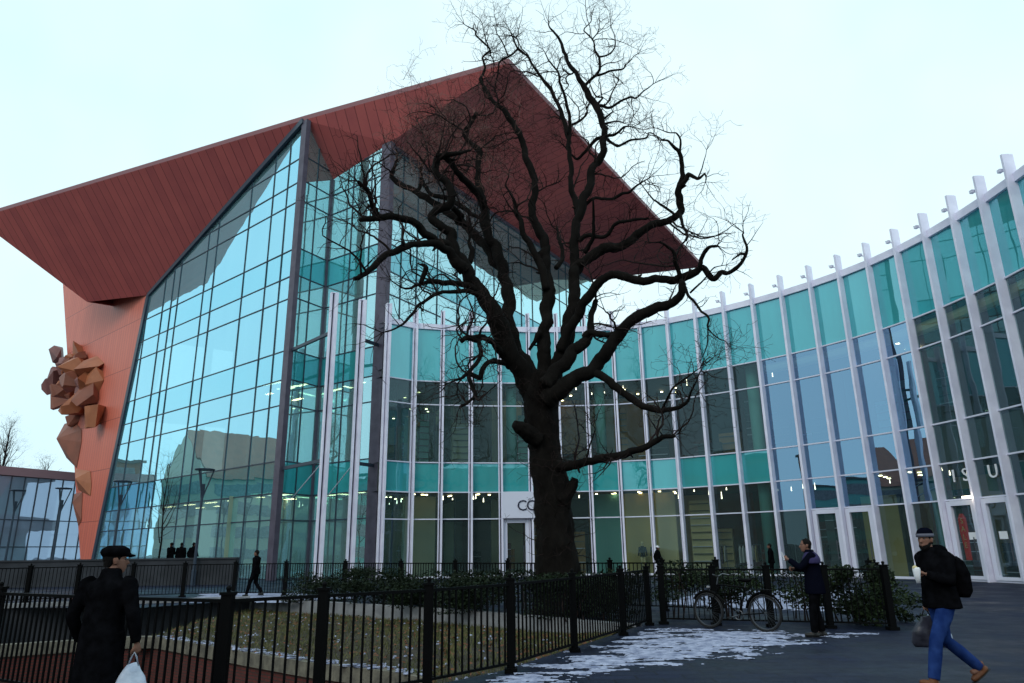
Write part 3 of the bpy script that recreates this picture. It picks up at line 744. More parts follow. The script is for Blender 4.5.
# grass slope between the kerb and the coping of the brick wall
cop_px = [(150, 637), (176, 641), (245, 653), (312, 664), (400, 674), (436, 682), (470, 694)]
coping = [atz(x, y, -.75) for x, y in cop_px]
low = [p+V((0, 0, 0)) for p in coping]+[p+V((0, 0, -.10)) for p in edge[-5:]]
NK = 46
Uu = resample([p+V((0, 0, -.34)) for p in reversed(kerb)], NK); Ll = resample(low, NK)
b = MB(); NR = 14; grid = []
for r in range(NR+1):
    t = r/NR; row = []
    for k in range(NK):
        p = Uu[k].lerp(Ll[k], t); p = p+V((0, 0, .07*math.sin(t*math.pi)+.04*noise.noise(p*1.3))); row.append(p)
    grid.append(row)
for r in range(NR):
    for k in range(NK-1): b.face([grid[r][k], grid[r][k+1], grid[r+1][k+1], grid[r+1][k]], M['soil'])
tag(b.build('grass_bank', smooth=True), kind='structure')
b = MB(); gsn = MB()
for _ in range(30000):
    r = random.random()*NR; k = random.random()*(NK-1); ri, ki = int(r), int(k)
    p = grid[ri][ki].lerp(grid[ri][ki+1], k-ki).lerp(grid[ri+1][ki].lerp(grid[ri+1][ki+1], k-ki), r-ri)
    dens = noise.noise(p*.9)+.35
    if random.random() > dens+.45: continue
    h = random.uniform(.04, .13); a = random.uniform(0, 6.28); wd = V((math.cos(a), math.sin(a), 0))*random.uniform(.006, .014)
    ln = V((random.uniform(-.05, .05), random.uniform(-.05, .05), h))
    b.face([p-wd, p+wd, p+ln], M['grass'])
tag(b.build('grass'), kind='stuff')
b = MB(); b2 = MB()
for _ in range(2200):
    r = random.random()*NR; k = random.random()*(NK-1); ri, ki = int(r), int(k)
    p = grid[ri][ki].lerp(grid[ri][ki+1], k-ki).lerp(grid[ri+1][ki].lerp(grid[ri+1][ki+1], k-ki), r-ri)+UZ*random.uniform(.02, .07)
    a = V((random.gauss(0, 1), random.gauss(0, 1), random.gauss(0, .3))).normalized(); e = a.orthogonal().normalized()
    if random.random() < .6: b.face([p-a*.05, p-e*.022, p+a*.05, p+e*.022], M['boot'])
    elif noise.noise(p*1.7) > .05: b2.loft([(p-UZ*.03, .03, .02, random.random()), (p-UZ*.02, .03*random.uniform(.5, 1.6), .016, random.random()), (p+UZ*.0, .012, .008, 0)], M['snow'], 6)
tag(b.build('dead_leaves'), kind='stuff'); tag(b2.build('snow'), kind='stuff')
# kerb wall behind the grass
b = MB()
kk = resample(kerb, 30)
for i in range(29):
    a, c = kk[i], kk[i+1]; nn = V((c.y-a.y, a.x-c.x, 0)).normalized()
    if nn.dot(CAM-a) < 0: nn = -nn
    b.face([a+V((0, 0, -.5)), c+V((0, 0, -.5)), c+V((0, 0, .05)), a+V((0, 0, .05))], M['concrete'])
    b.face([a+V((0, 0, .05)), c+V((0, 0, .05)), c-nn*.28+V((0, 0, .05)), a-nn*.28+V((0, 0, .05))], M['concrete'])
    b.face([a-nn*.28+V((0, 0, .05)), c-nn*.28+V((0, 0, .05)), c-nn*.28+V((0, 0, -.1)), a-nn*.28+V((0, 0, -.1))], M['concrete'])
tag(b.build('kerb_wall'), 'low pale concrete kerb wall behind the sunken grass bank', 'kerb')
# brick retaining wall with stone coping, pit floor and sides, dark footbridge at the left
rw = empty('retaining_wall', coping[1]+V((0, 0, -3)), 'red brick retaining wall with snowy stone coping below the grass bank', 'wall')
wl = [V((-17, 19.6, -.75))]+coping
b = MB(); s = 0
for a, c in zip(wl, wl[1:]):
    L = (c-a).length; za, zc = a.z-.28, c.z-.28
    b.face([V((a.x, a.y, -4)), V((c.x, c.y, -4)), V((c.x, c.y, zc)), V((a.x, a.y, za))], M['brick'], [(s, 0), (s+L, 0), (s+L, 4+zc), (s, 4+za)]); s += L
b.build('brick_face', rw)
b = MB(); ws = resample(wl, 24)
for a, c in zip(ws, ws[1:]):
    d = (c-a).normalized(); nn = V((d.y, -d.x, 0))
    if nn.dot(CAM-a) < 0: nn = -nn
    b.box((a+c)/2+V((0, 0, -.12))-nn*.12, (c-a)*.497, nn*.18, V((0, 0, .155)), M['stone'])
b.build('coping', rw)
b = MB()
b.face([V((-17, 5, -4)), V((6, 5, -4)), V((6, 26, -4)), V((-17, 26, -4))], M['soil'])
for pts in (edge, [V((-17, 25, 0)), V((-17, 17, 0)), edge[0]]):
    for a, c in zip(pts, pts[1:]): b.face([a+V((0, 0, -4)), c+V((0, 0, -4)), c, a], M['darkwall'])
tag(b.build('pit_floor'), kind='structure')
b = MB()
f0, f1 = kerb[-1], V((-17, 25, 0)); dd = (f1-f0).normalized(); nn = nrm(dd, f0)
b.box((f0+f1)/2-nn*1.2+V((0, 0, -.72)), (f1-f0)/2, nn*1.2, V((0, 0, .70)), M['darkwall'])
b.box((f0+f1)/2-nn*1.0+V((0, 0, -2.8)), (f1-f0)/2, nn*.2, V((0, 0, 1.3)), M['dark'])  # dark block stands in for the shaded void under the slab
b.bar(f0+V((0, 0, .06)), f1+V((0, 0, .06)), .3, .14, M['concrete'])
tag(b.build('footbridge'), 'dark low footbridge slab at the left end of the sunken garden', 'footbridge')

# snow: thin broken sheet of real patches
def snow_sheet(name, poly_px, thr, cell=.032, sx_=1.1, sy_=3.0, z=.004, zpx=0.0, hgt=.016, fal=.9):
    poly = [atz(x, y, zpx) for x, y in poly_px]
    xs = [p.x for p in poly]; ys = [p.y for p in poly]
    def inside(x, y):
        c = False; n = len(poly); dmin = 9
        for i in range(n):
            a, q = poly[i], poly[(i+1) % n]
            if (a.y > y) != (q.y > y) and x < (q.x-a.x)*(y-a.y)/(q.y-a.y)+a.x: c = not c
            ab = q-a; t = max(0, min(1, ((x-a.x)*ab.x+(y-a.y)*ab.y)/(ab.x**2+ab.y**2)))
            dmin = min(dmin, math.hypot(a.x+ab.x*t-x, a.y+ab.y*t-y))
        return dmin if c else -1
    b = MB(); x0, y0 = min(xs), min(ys); nx, ny = int((max(xs)-x0)/cell)+1, int((max(ys)-y0)/cell)+1
    vid = {}; h = {}
    for i in range(nx+1):
        for j in range(ny+1):
            x, y = x0+i*cell, y0+j*cell; d = inside(x, y)
            if d < 0: h[i, j] = -1; continue
            v = noise.fractal(V((x*sx_, y*sy_, 3.1)), .8, 2.1, 5)*.55+noise.noise(V((x*4, y*11, 1)))*.36+noise.noise(V((x*11, y*24, 5)))*.34
            h[i, j] = v+min(1, d/fal)*.45-thr
    k = b.mi(M['snow'])
    def vert(i, j):
        if (i, j) not in vid:
            x, y = x0+i*cell+random.uniform(-.35, .35)*cell, y0+j*cell+random.uniform(-.35, .35)*cell
            vid[i, j] = len(b.v); b.v.append((x, y, z+hgt*max(0, min(1, h[i, j]*3))))
        return vid[i, j]
    for i in range(nx):
        for j in range(ny):
            if (h[i, j]+h[i+1, j]+h[i, j+1]+h[i+1, j+1])/4 > 0 and min(h[i, j], h[i+1, j+1]) > -.9:
                b.f.append((vert(i, j), vert(i+1, j), vert(i+1, j+1), vert(i, j+1))); b.uv += [(0, 0)]*4; b.m.append(k)
    return tag(b.build(name, smooth=True), kind='stuff')
snow_sheet('snow', [(455, 690), (500, 668), (560, 653), (620, 638), (650, 627), (700, 629), (800, 631), (882, 633), (876, 636), (840, 639), (790, 654), (740, 662), (660, 668), (600, 680), (560, 690)], .27)
snow_sheet('snow', [(660, 604), (700, 590), (860, 590), (850, 612), (760, 610)], .05, cell=.08, sy_=1.2)
snow_sheet('snow', [(180, 603), (200, 594), (300, 592), (360, 598), (300, 603)], .10, cell=.12, sy_=1.0)
# snow lying on the coping
b = MB()
for a, c in zip(ws[8:], ws[9:]):
    d = (c-a).normalized(); nn = V((-d.y, d.x, 0))
    if nn.dot(CAM-a) > 0: nn = -nn
    for _ in range(10):
        t = random.random(); p = a.lerp(c, t)+nn*random.uniform(-.02, .34)+V((0, 0, .04)); rr = random.uniform(.05, .18)
        b.loft([(p, rr, rr*.7, random.random()*3), (p+V((0, 0, .02)), rr*.75, rr*.5, 0)], M['snow'], 9)
tag(b.build('snow', smooth=True), kind='stuff')

# ================================================================ iron railings
def railing(label, pts, h, post=.12, bar=.105, br=.0085, skip=()):
    root = empty('iron_railing', pts[0], label, 'railing')
    for i, p in enumerate(pts):
        b = MB(); z = p.z
        b.box(p+V((0, 0, h/2+.01)), V((post/2, 0, 0)), V((0, post/2, 0)), V((0, 0, h/2+.03)), M['iron'])
        b.box(p+V((0, 0, .03)), V((post*.8, 0, 0)), V((0, post*.8, 0)), V((0, 0, .03)), M['iron'])
        b.box(p+V((0, 0, h+.055)), V((post*.62, 0, 0)), V((0, post*.62, 0)), V((0, 0, .015)), M['iron'])
        po = b.build('post', root)
        b = MB(); b.ball(p+V((0, 0, h+.105)), post*.27, M['iron'], 10, 6); b.tube([p+V((0, 0, h+.06)), p+V((0, 0, h+.1))], post*.2, M['iron'], 8); b.build('finial', po, smooth=True)
    for i, (p, q) in enumerate(zip(pts, pts[1:])):
        if i in skip: continue
        b = MB(); d = q-p; L = d.length; u = d.normalized()
        b.bar(p+V((0, 0, h-.02)), q+V((0, 0, h-.02)), .05, .035, M['iron'])
        b.bar(p+V((0, 0, .12)), q+V((0, 0, .12)), .04, .03, M['iron'])
        n = int(L/bar)
        for k in range(1, n):
            c = p+d*(k/n); w_ = u*br; v_ = V((-u.y, u.x, 0))*br
            b.box(c+V((0, 0, h/2+.05)), w_, v_, V((0, 0, h/2-.07)), M['iron'])
        b.build('railing_panel', root)
    return root
railing('black iron railing nearest the camera, curving round the sunken garden', NFP, RH, .11, .118, .0105)
pB = [flat(atz(x, y, 0)) for x, y in ((-30, 606), (25, 603), (75, 600.5), (130, 598.5), (182, 597), (233, 596), (284, 596), (344, 597.5), (400, 600), (455, 602.5), (508, 605), (560, 607), (612, 609), (665, 611), (720, 613.5))]
railing('black iron railing on the far side of the sunken garden, crossing behind the trunk', pB, 1.24, .13, .12, .010)
e1 = flat(atz(893, 630, 0)); e0 = NFP[-1]+V((.35, .2, 0))
pR = [e0.lerp(e1, k/4) for k in range(5)]+[e1+V((.9, 2.2, 0)), e1+V((1.9, 4.6, 0))]
railing('black iron railing behind the parked bicycle, turning back at the shrub', pR, RH, .12, .11, .009)
# dark parapet along the promenade
b = MB(); a, c = V((-40, 41, 0)), V((-15.5, 41.5, 0)); d = (c-a).normalized()
b.box((a+c)/2+V((0, 0, .68)), (c-a)/2, V((-d.y, d.x, 0))*.2, V((0, 0, .68)), M['darkwall']); b.box((a+c)/2+V((0, 0, 1.40)), (c-a)/2, V((-d.y, d.x, 0))*.26, V((0, 0, .045)), M['darkwall'])
tag(b.build('parapet_wall'), 'long dark grey parapet wall in front of the mirrored building', 'wall')

b = MB(); q0, q1 = V((-40, 41.3, 0)), V((-15.8, 41.8, 0))
b.box((q0+q1)/2+V((-2, 3.2, .27)), (q1-q0)/2, V((0, 3.0, 0)), V((0, 0, .27)), M['concrete']); tag(b.build('terrace'), kind='structure')

# ================================================================ hedges and shrubs
def leafcloud(b, c, r, n, size, m):
    for _ in range(n):
        v = V((random.gauss(0, 1), random.gauss(0, 1), random.gauss(0, 1))); v = v.normalized()*random.random()**.4
        p = V((c.x+v.x*r.x, c.y+v.y*r.y, max(.02, c.z+v.z*r.z)))
        s = size*random.uniform(.6, 1.4); a = V((random.gauss(0, 1), random.gauss(0, 1), random.gauss(0, .6))).normalized(); e = a.orthogonal().normalized(); e.rotate(Matrix.Rotation(random.random()*6.28, 3, a))
        b.face([p-a*s, p-e*s*.45, p+a*s, p+e*s*.45], m)
def shrub(name, label, c, r, n, size, mats, clumps=9, group=None, stems=6, cat='shrub'):
    root = empty(name, (c.x, c.y, 0), label, cat, group); b = MB()
    for _ in range(clumps):
        q = V((c.x+random.uniform(-.8, .8)*r.x, c.y+random.uniform(-.8, .8)*r.y, c.z+random.uniform(-.75, .75)*r.z))
        leafcloud(b, q, V((r.x*.45, r.y*.45, r.z*.42))*random.uniform(.7, 1.2), n//clumps, size, random.choice(mats))
    b.build('foliage', root); b = MB()
    if not stems: return
    for _ in range(stems):
        q = V((c.x+random.uniform(-.7, .7)*r.x, c.y+random.uniform(-.7, .7)*r.y, 0))
        b.tube([q, q+V((random.uniform(-.1, .1), random.uniform(-.1, .1), c.z*.7)), q+V((random.uniform(-.25, .25), random.uniform(-.25, .25), c.z+r.z*.7))], [.02, .014, .005], M['twig'], 5)
    b.build('stem', root)
LM = [M['leaf'], M['leaf'], M['leaf2']]
labs = ['dark low hedge clump at the left end of the planting bed, right of the footbridge', 'dark low hedge clump second from the left end of the planting bed', 'dark low hedge clump third from the left end, left of the trunk', 'dark low hedge clump just left of the trunk foot', 'dark low hedge clump in front of the trunk foot', 'dark low hedge clump at the right end of the planting bed']
for lab, (x, y, rx) in zip(labs, [(p.x, p.y+1.0, 1.55) for p in (flat(atz(a, c, 0)) for a, c in ((325, 603), (385, 607), (440, 611), (492, 615), (545, 619.5), (598, 624)))]):
    shrub('hedge_clump', lab, V((x, y, .5)), V((rx, .85, .6)), 5600, .045, [M['leaf']], 14, 'hedge clumps of the planting bed')
for lab, (x, y, rx, z, rz, nn) in zip(['leafy hedge clump over the front wheel of the bicycle', 'leafy hedge clump behind the bicycle saddle', 'sparse hedge clump behind the man with the phone', 'bushy green shrub at the end of the railing, right of the man with the phone', 'small low shrub at the railing corner'],
        ((4.4, 17.9, 1.2, .78, .50, 3400), (5.9, 17.3, 1.2, .70, .50, 2600), (6.9, 16.7, .8, .52, .45, 1800), (7.5, 16.2, .75, .66, .60, 4600), (8.5, 16.6, .4, .30, .30, 1000))):
    shrub('shrub', lab, V((x, y, z)), V((rx, .75, rz)), nn, .042, LM if x < 6.9 else [M['leaf2'], M['leaf']], 12, 'shrubs along the bicycle railing', 6 if x < 7.5 else 0)

# ================================================================ lamp posts, low building, far trees, mirrored neighbours
def lamp(label, x, ytop, Y, zt):
    p = flat(aty(x, ytop, Y)); zt = aty(x, ytop, Y).z; root = empty('street_lamp', p, label, 'street lamp', 'street lamps of the promenade')
    b = MB(); b.tube([p, p+UZ*.8, p+UZ*.82, p+UZ*(zt-1.55)], [.13, .13, .085, .07], M['mull'], 10); b.build('pole', root)
    b = MB()
    for k in range(3):
        a = k*2.094+.5; e = p+V((math.cos(a)*.50, math.sin(a)*.50, zt-.06)); b.tube([p+UZ*(zt-1.7), e], .04, M['mull'], 6)
    b.tube([p+UZ*(zt-1.6), p+UZ*(zt-.85)], [.09, .12], M['mull'], 10); b.build('bracket', root)
    b = MB(); b.loft([(p+UZ*(zt-.07), .52, .52), (p+UZ*(zt-.02), .55, .55), (p+UZ*zt, .53, .53)], M['mull'], 18); b.build('lamp_head', root)
lamp('tall dark street lamp with flared three arm head, nearest the glass corner', 205, 469, 41, 0)
lamp('tall dark street lamp with flared head between the orange pier and the nearest lamp', 123, 481, 45.5, 0)
lamp('dark street lamp just left of the orange pier', 64, 488, 52, 0)
lamp('dark street lamp at the far left edge in front of the low glass hall', 18, 490, 55, 0)

b0, b1 = aty(-60, 462, 66), aty(100, 471, 80); zt = aty(20, 466.5, 72).z
lo = empty('low_glass_hall', flat(b0), 'low blue glass hall with a reddish roof band, left of the orange pier', 'building')
a, c = flat(b0), flat(b1); d = (c-a); L = d.length; d.normalize(); n = nrm(d, a); bk = -n*14
b = MB(); Hh = zt-1.0
for k in range(12):
    for z0, z1 in ((.1, 2.6), (2.6, 5.2), (5.2, Hh)):
        t = random.uniform(-.01, .01); p, q = a+d*(L*k/12)+n*t, a+d*(L*(k+1)/12)-n*t
        b.face([p+UZ*z0, q+UZ*z0, q+UZ*z1, p+UZ*z1], M['glH'])
g = b.build('glass_wall', lo); b = MB()
for k in range(13): b.bar(a+d*(L*k/12)+n*.03, a+d*(L*k/12)+n*.03+UZ*Hh, .08, .1, M['mull'])
for z in (.1, 2.6, 5.2): b.bar(a+n*.02+UZ*z, c+n*.02+UZ*z, .08, .09, M['mull'])
b.build('mullion_grid', g)
b = MB(); b.box((a+c)/2+bk/2+UZ*(zt-.5), d*(L/2), n*7.2, UZ*.42, M['hallroof']); b.build('roof', lo)
b = MB(); b.face([a+bk*.5+UZ*.03, c+bk*.5+UZ*.03, c+bk*.5+UZ*Hh, a+bk*.5+UZ*Hh], M['slab']); b.face([a+UZ*3.9-n*.3, c+UZ*3.9-n*.3, c+bk*.5+UZ*3.9, a+bk*.5+UZ*3.9], M['slab']); b.build('inner_wall', lo)

def grow(b, p, d, r, L, lev, m, n=6, wob=.35, upb=.05, tw=None, kids=(3, 4)):
    seg = max(3, int(L/ (.35 if lev else .6))); seg = min(seg, 9)
    pts, rr = [p], [r]; q = V(p); dd = V(d)
    for i in range(seg):
        dd = (dd+V((random.gauss(0, wob), random.gauss(0, wob), random.gauss(0, wob)+upb))*.6).normalized()
        q = q+dd*(L/seg); pts.append(q); rr.append(r*(1-.75*(i+1)/seg))
    b.tube(pts, rr, m if r > .012 or not tw else tw, n if r > .03 else 3, cap=False)
    if lev <= 0: return
    for _ in range(random.randint(*kids)):
        i = random.randint(1, seg); t = (pts[i]-pts[i-1]).normalized()
        s = V((random.gauss(0, 1), random.gauss(0, 1), random.gauss(0, 1)+.2)); s = (s-t*s.dot(t)).normalized()
        grow(b, pts[i], (t*.6+s).normalized(), rr[i]*.62+.001, L*random.uniform(.4, .65), lev-1, m, n, wob, upb, tw, kids)
def bare_tree(label, base, h, r, lev=3, spread=.45, name='bare_tree', group=None):
    root = empty(name, base, label, 'tree', group); b = MB()
    pts = [base, base+V((.1, 0, h*.3)), base+V((-.1, .1, h*.6)), base+V((.1, 0, h*.95))]; b.tube(pts, [r, r*.8, r*.5, r*.12], M['bark'], 8); b.build('trunk', root)
    b = MB()
    for k in range(int(h*1.6)):
        z = random.uniform(.28, .95); p = base+V((0, 0, h*z)); a = random.uniform(0, 6.28)
        grow(b, p, V((math.cos(a)*spread, math.sin(a)*spread, 1)).normalized(), r*.42*(1.1-z)+.01, h*.36*(1.15-z)+.6, lev-1, M['twig'], 5, .22, .12)
    b.build('crown', root)
bare_tree('bare tall tree beyond the low glass hall at the far left edge', flat(aty(2, 470, 96)), 19.5, .3, 4, .25, group='bare trees beyond the low hall')
bare_tree('bare spreading tree beyond the low glass hall, just left of the sculpture', flat(aty(47, 470, 100)), 15.0, .25, 4, .8, group='bare trees beyond the low hall')
bare_tree('slim young bare tree standing before the mirrored wall', flat(aty(160, 540, 45)), 8.0, .07, 3, .5)

# neighbours that the photo shows only as reflections in the panes
def neighbour(label, c, sx_, sy_, h, rz, wm, gable=0, storeys=4):
    root = empty('neighbour_building', c, label, 'building'); ex = V((math.cos(rz), math.sin(rz), 0)); ey = V((-math.sin(rz), math.cos(rz), 0))
    b = MB(); b.box(c+UZ*h/2, ex*sx_/2, ey*sy_/2, UZ*h/2, wm); b.build('wall', root)
    b = MB()
    if gable:
        for s in (-1, 1): b.face([c+ex*sx_/2*-1+ey*s*sy_/2*1.05+UZ*h, c+ex*sx_/2+ey*s*sy_/2*1.05+UZ*h, c+ex*sx_/2+UZ*(h+gable), c-ex*sx_/2+UZ*(h+gable)], M['rose2'])
        for s in (-1, 1): b.face([c+ex*s*sx_/2-ey*sy_/2+UZ*h, c+ex*s*sx_/2+ey*sy_/2+UZ*h, c+ex*s*sx_/2+UZ*(h+gable)], wm)
    else: b.box(c+UZ*(h+.2), ex*(sx_/2+.3), ey*(sy_/2+.3), UZ*.2, M['slab'])
    b.build('roof', root)
    for f_, (u, wd, nn, dp) in enumerate(((ex, sx_, ey, sy_), (ex, sx_, -ey, sy_), (ey, sy_, ex, sx_), (ey, sy_, -ex, sx_))):
        for j in range(storeys):
            b = MB(); b.box(c+nn*(dp/2+.03)+UZ*(h/storeys*(j+.5)), u*(wd*.44), nn*.03, UZ*(h/storeys*.27), M['concrete']); b.build('window_band', root)
M['brickor'] = brickmat('orange_brick', (.36, .12, .06), (.28, .09, .05), (.2, .15, .12))
M['render'] = mat('pale_render', (.40, .38, .30), .85)
neighbour('tan gabled building seen only mirrored in the long blue wall', V((-95, 62, 0)), 26, 16, 13, .9, M['render'], 8)
neighbour('brown brick building seen only mirrored in the long blue wall', V((-84, 88, 0)), 16, 14, 15, .9, M['brickor'], 0, 5)
neighbour('green grey building seen only mirrored in the foot of the long blue wall', V((-100, 32, 0)), 30, 14, 14, .9, M['tealcol'], 0, 4)
neighbour('orange brick building seen only mirrored in the right glass wing', V((-45, 8, 0)), 24, 14, 14, 1.2, M['brickor'], 0, 4)
neighbour('pale long building seen only mirrored in the shop windows', V((5, -45, 0)), 50, 14, 12, 0, M['render'], 6, 4)
# ================================================================ the old bare oak
TY = 19.4
random.seed(23)
tb = flat(aty(560, 600, TY))
oak = empty('oak_tree', tb, 'huge old leafless oak with twisted dark limbs in front of the glass buildings', 'tree')
def catmull(pts, sub):
    out = []
    n = len(pts)
    for i in range(n-1):
        p0, p1, p2, p3 = pts[max(i-1, 0)], pts[i], pts[i+1], pts[min(i+2, n-1)]
        for k in range(sub):
            t = k/sub
            out.append((p1*2+(p2-p0)*t+(p0*2-p1*5+p2*4-p3)*t*t+(p1*3-p0-p2*3+p3)*t**3)*.5)
    out.append(pts[-1]); return out
def knobbly(b, pts, rr, m, n, amp, seed):
    """bark tube: radius swells and furrows with noise"""
    base = len(b.v); b.tube(pts, rr, m, n)
    N = len(pts)
    for i in range(N):
        for j in range(n):
            k = base+i*n+j; v = V(b.v[k]); dv = v-pts[i]
            f = 1+amp*noise.noise(v*1.1+V((seed, 0, 0)))+amp*.7*noise.noise(V((v.x*3.2, v.y*3.2, v.z*1.6))+V((0, seed, 0)))+amp*.9*noise.noise(V((v.x*9, v.y*9, v.z*2.6)))+amp*.6*noise.noise(v*17)
            b.v[k] = tuple(pts[i]+dv*f)
LIMBS = []
def limb(tr, d0, d1, tw=1.0, tone='bark'):
    """tr: (px, py, r_px); depth runs from TY+d0 to TY+d1"""
    xs = [V((t[0], t[1], 0)) for t in tr]; L = [0]; li_ = len(LIMBS)
    for a, c in zip(xs, xs[1:]): L.append(L[-1]+(c-a).length)
    pts, rr = [], []
    for t, l in zip(tr, L):
        Y = TY+d0+(d1-d0)*(l/L[-1])
        p = aty(t[0], t[1], Y); pts.append(p); rr.append(t[2]*((p-CAM).dot(_f))/FPX*(.78 if li_ > 2 else .87))
    LIMBS.append((pts, rr, tw, tone)); return pts, rr

TRUNK = [(561, 616, 31), (560, 592, 27), (558, 572, 24.5), (556, 545, 22.5), (554, 515, 21.5), (551, 485, 20.5), (547, 460, 19.5), (543, 435, 18.5), (541, 412, 19), (541, 392, 21), (541, 376, 19)]
limb(TRUNK, 0, 0, 0)
limb([(538, 440, 10), (526, 432, 8), (519, 427, 6.5), (514, 424, 4)], -.35, -.75, 0)          # burl
limb([(560, 500, 14), (571, 488, 8), (575, 478, 4)], -.2, -.3, 0)
limb([(535, 398, 14), (521, 372, 12.5), (509, 351, 12), (499, 326, 11), (489, 306, 10), (476.5, 288, 9.5), (464, 271, 9), (456, 258, 8)], 0, -.9, .2)
limb([(464, 270, 8), (457, 262, 6.5), (447, 251, 5.2), (432.5, 244, 4.6), (412, 245.4, 4.4), (394.5, 250.5, 4.4), (381, 258.6, 4.2), (369.5, 270, 3.7), (359, 277.6, 3.2), (354, 278.6, 2.6)], -.9, -3.0)
limb([(456, 256, 6), (447, 244, 5.3), (438, 241, 5), (425, 234, 5), (418, 226.4, 4.8), (409, 219.8, 4.6), (396, 216.8, 4.4), (380, 216.8, 4.2), (368, 217.6, 3.8), (360, 218.3, 3)], -.9, -2.6)
limb([(377, 215, 4), (375, 211, 3.8), (371, 203.5, 3.3), (366.6, 193, 3), (362, 186, 2.8), (357.5, 182, 2.4)], -2.3, -2.8)
limb([(457, 260, 8), (451.6, 245, 7), (450, 233, 6.6), (441, 227, 6), (435, 219, 5.6), (436.5, 212, 5.5), (445.7, 206, 5.5), (450.5, 200, 5.5), (451.6, 193, 5.2), (447.2, 184.5, 5), (438.4, 177, 4.8), (434, 167, 4.7), (437, 159.5, 4.5), (445.7, 156, 3.8), (457.4, 153.7, 2.6), (470.6, 150.8, 1.6)], -.9, -1.2)
limb([(443, 157, 3.2), (449, 159, 4), (456, 170, 4), (461, 179, 4), (472, 189, 4.2), (482.5, 199, 4.5), (485, 208, 4.5)], -1.1, .6)
limb([(538, 392, 12), (521, 360, 10.5), (513.7, 347, 9), (510, 324, 8.2), (508, 300, 8), (506.5, 286, 7.8), (504, 271.5, 7.5), (500.5, 256, 7), (491, 239, 6.6), (484.5, 224.6, 6.3), (485, 210, 5.6), (482, 196, 5), (478, 182, 4.4), (477.4, 168, 4), (478.8, 156.6, 3.8), (478, 149.3, 3.6), (469.3, 142, 3.4), (465.5, 134, 3.2), (469.6, 125, 3), (476.7, 112.7, 2.4)], .1, 1.2)
limb([(396, 149, .8), (397.4, 158, 1.4), (394.5, 168, 2), (393, 178.6, 3), (412, 190, 3.8), (431, 202, 4.4), (449, 214, 5), (468, 229, 5.5), (484, 245, 6), (494, 257, 6.4), (503, 272, 6.4)], 3.2, .8)
limb([(418, 192, 3), (421, 178.6, 2.4), (421, 168, 2), (428, 155, 1.4), (424, 140, .9), (418, 122, .6)], 2.4, 3.2)
limb([(421, 178, 2.4), (426, 188, 2.8), (432.5, 194.7, 3), (444, 197.6, 3), (454.5, 201, 3), (465, 209, 3), (476.5, 216.7, 3), (487, 223, 3)], 2.2, .8)
limb([(452, 207, 3.5), (461, 216, 4), (457, 223, 4), (470, 225, 3)], -.6, .4)
limb([(543, 390, 11), (543, 368, 9.5), (543, 346, 8.6), (546, 316.6, 8), (549, 298, 8), (548.5, 280, 7.6), (545.5, 264, 7), (544, 246.6, 6.2), (541, 235, 5.6), (535, 219, 5), (533, 205, 4.8), (534.5, 189, 4.5), (533.7, 177, 4.4), (529.3, 164, 4.2), (525, 149, 4), (522, 139, 3.8), (519, 132, 3.6), (511.8, 121.5, 3.3), (501, 109, 3), (494, 102, 2.6), (485.5, 90, 2.2), (481, 79, 1.9), (485.5, 67, 1.7), (483, 58, 1.5), (490, 51, 1.4), (487, 45, 1.2), (476.6, 36.6, 1.0), (475, 31, .8), (464, 24, .5)], .2, 2.0)
limb([(546, 290, 5), (541, 266, 4.6), (531, 245, 4.2), (523.5, 232, 3.6), (517, 216, 3), (514.7, 206, 2.4), (512, 196, 1.8), (506, 186, 1.2), (509, 172, .7)], .5, .6)
limb([(556, 268, 3), (562, 258, 2.6), (560, 240, 2), (557, 228, 1.4)], 1, 2)
limb([(578, 215, 4.4), (575, 200, 3.8), (573, 191, 3.6), (571.7, 172, 3.3), (570, 155, 3.1), (568.5, 141.5, 3), (567, 131, 2.9), (562, 116, 2.7), (555.7, 100, 2.5), (550, 89, 2.3), (542.5, 79, 2), (533.7, 67, 1.6), (528, 57, 1.4), (517.6, 49, 1.2), (513, 38, .9), (510, 31, .5)], 1.6, 3.4)
limb([(517.6, 49, 1.1), (511, 55, 1.2), (500, 63, 1.1), (497, 76, 1.0), (494, 90, .6)], 3.4, 3.2)
limb([(508, 56, .9), (503, 44, .8), (497, 33.7, .7), (495.7, 22, .5), (494, 13, .3)], 3.3, 3.6)
limb([(569, 142, 2.4), (570.5, 124, 2.2), (567.5, 108, 2), (563.5, 90, 1.7), (561, 80, 1.5), (557, 70, 1.3), (548, 58.6, .9), (544, 51, .5)], 2.6, 2.0)
limb([(557, 70, 1), (561, 58, .7), (564, 57, .5)], 2.2, 2.3, .4)
limb([(548, 392, 12), (558, 362, 10), (565, 340, 9), (571, 316.6, 8.6), (576, 298, 7.6), (575.5, 280, 7), (574.8, 261, 6.6), (574.8, 239, 6.2), (577, 217, 5.8), (583, 204, 5.4), (588.5, 187, 5.2), (591, 172, 4.9), (596, 162, 4.8), (602, 154, 4.6), (604, 144, 4.4), (604, 132.7, 4.3), (601.7, 121, 4.1), (596.6, 107.8, 3.9), (589, 96, 3.6), (582, 84.4, 3.4), (576, 73, 3), (568.8, 63, 2.6), (566.6, 55.7, 2.3), (563, 47, 2), (560, 40, 1.7), (552.8, 31.5, 1.2), (549, 24, .7)], .3, 1.9)
limb([(584, 87, 2.2), (593.7, 77.6, 1.8), (607, 72, 1.4), (623, 69, 1.1), (626, 64.5, .9), (637.6, 54, .5)], 1.7, .8)
limb([(594, 77, 1.6), (599, 70, 1.6), (599, 57, 1.4), (594.4, 47, 1.3), (592, 39.5, 1.1), (583.4, 30.8, .9), (590.8, 22, .7), (591, 14, .4)], 1.6, 2.6)
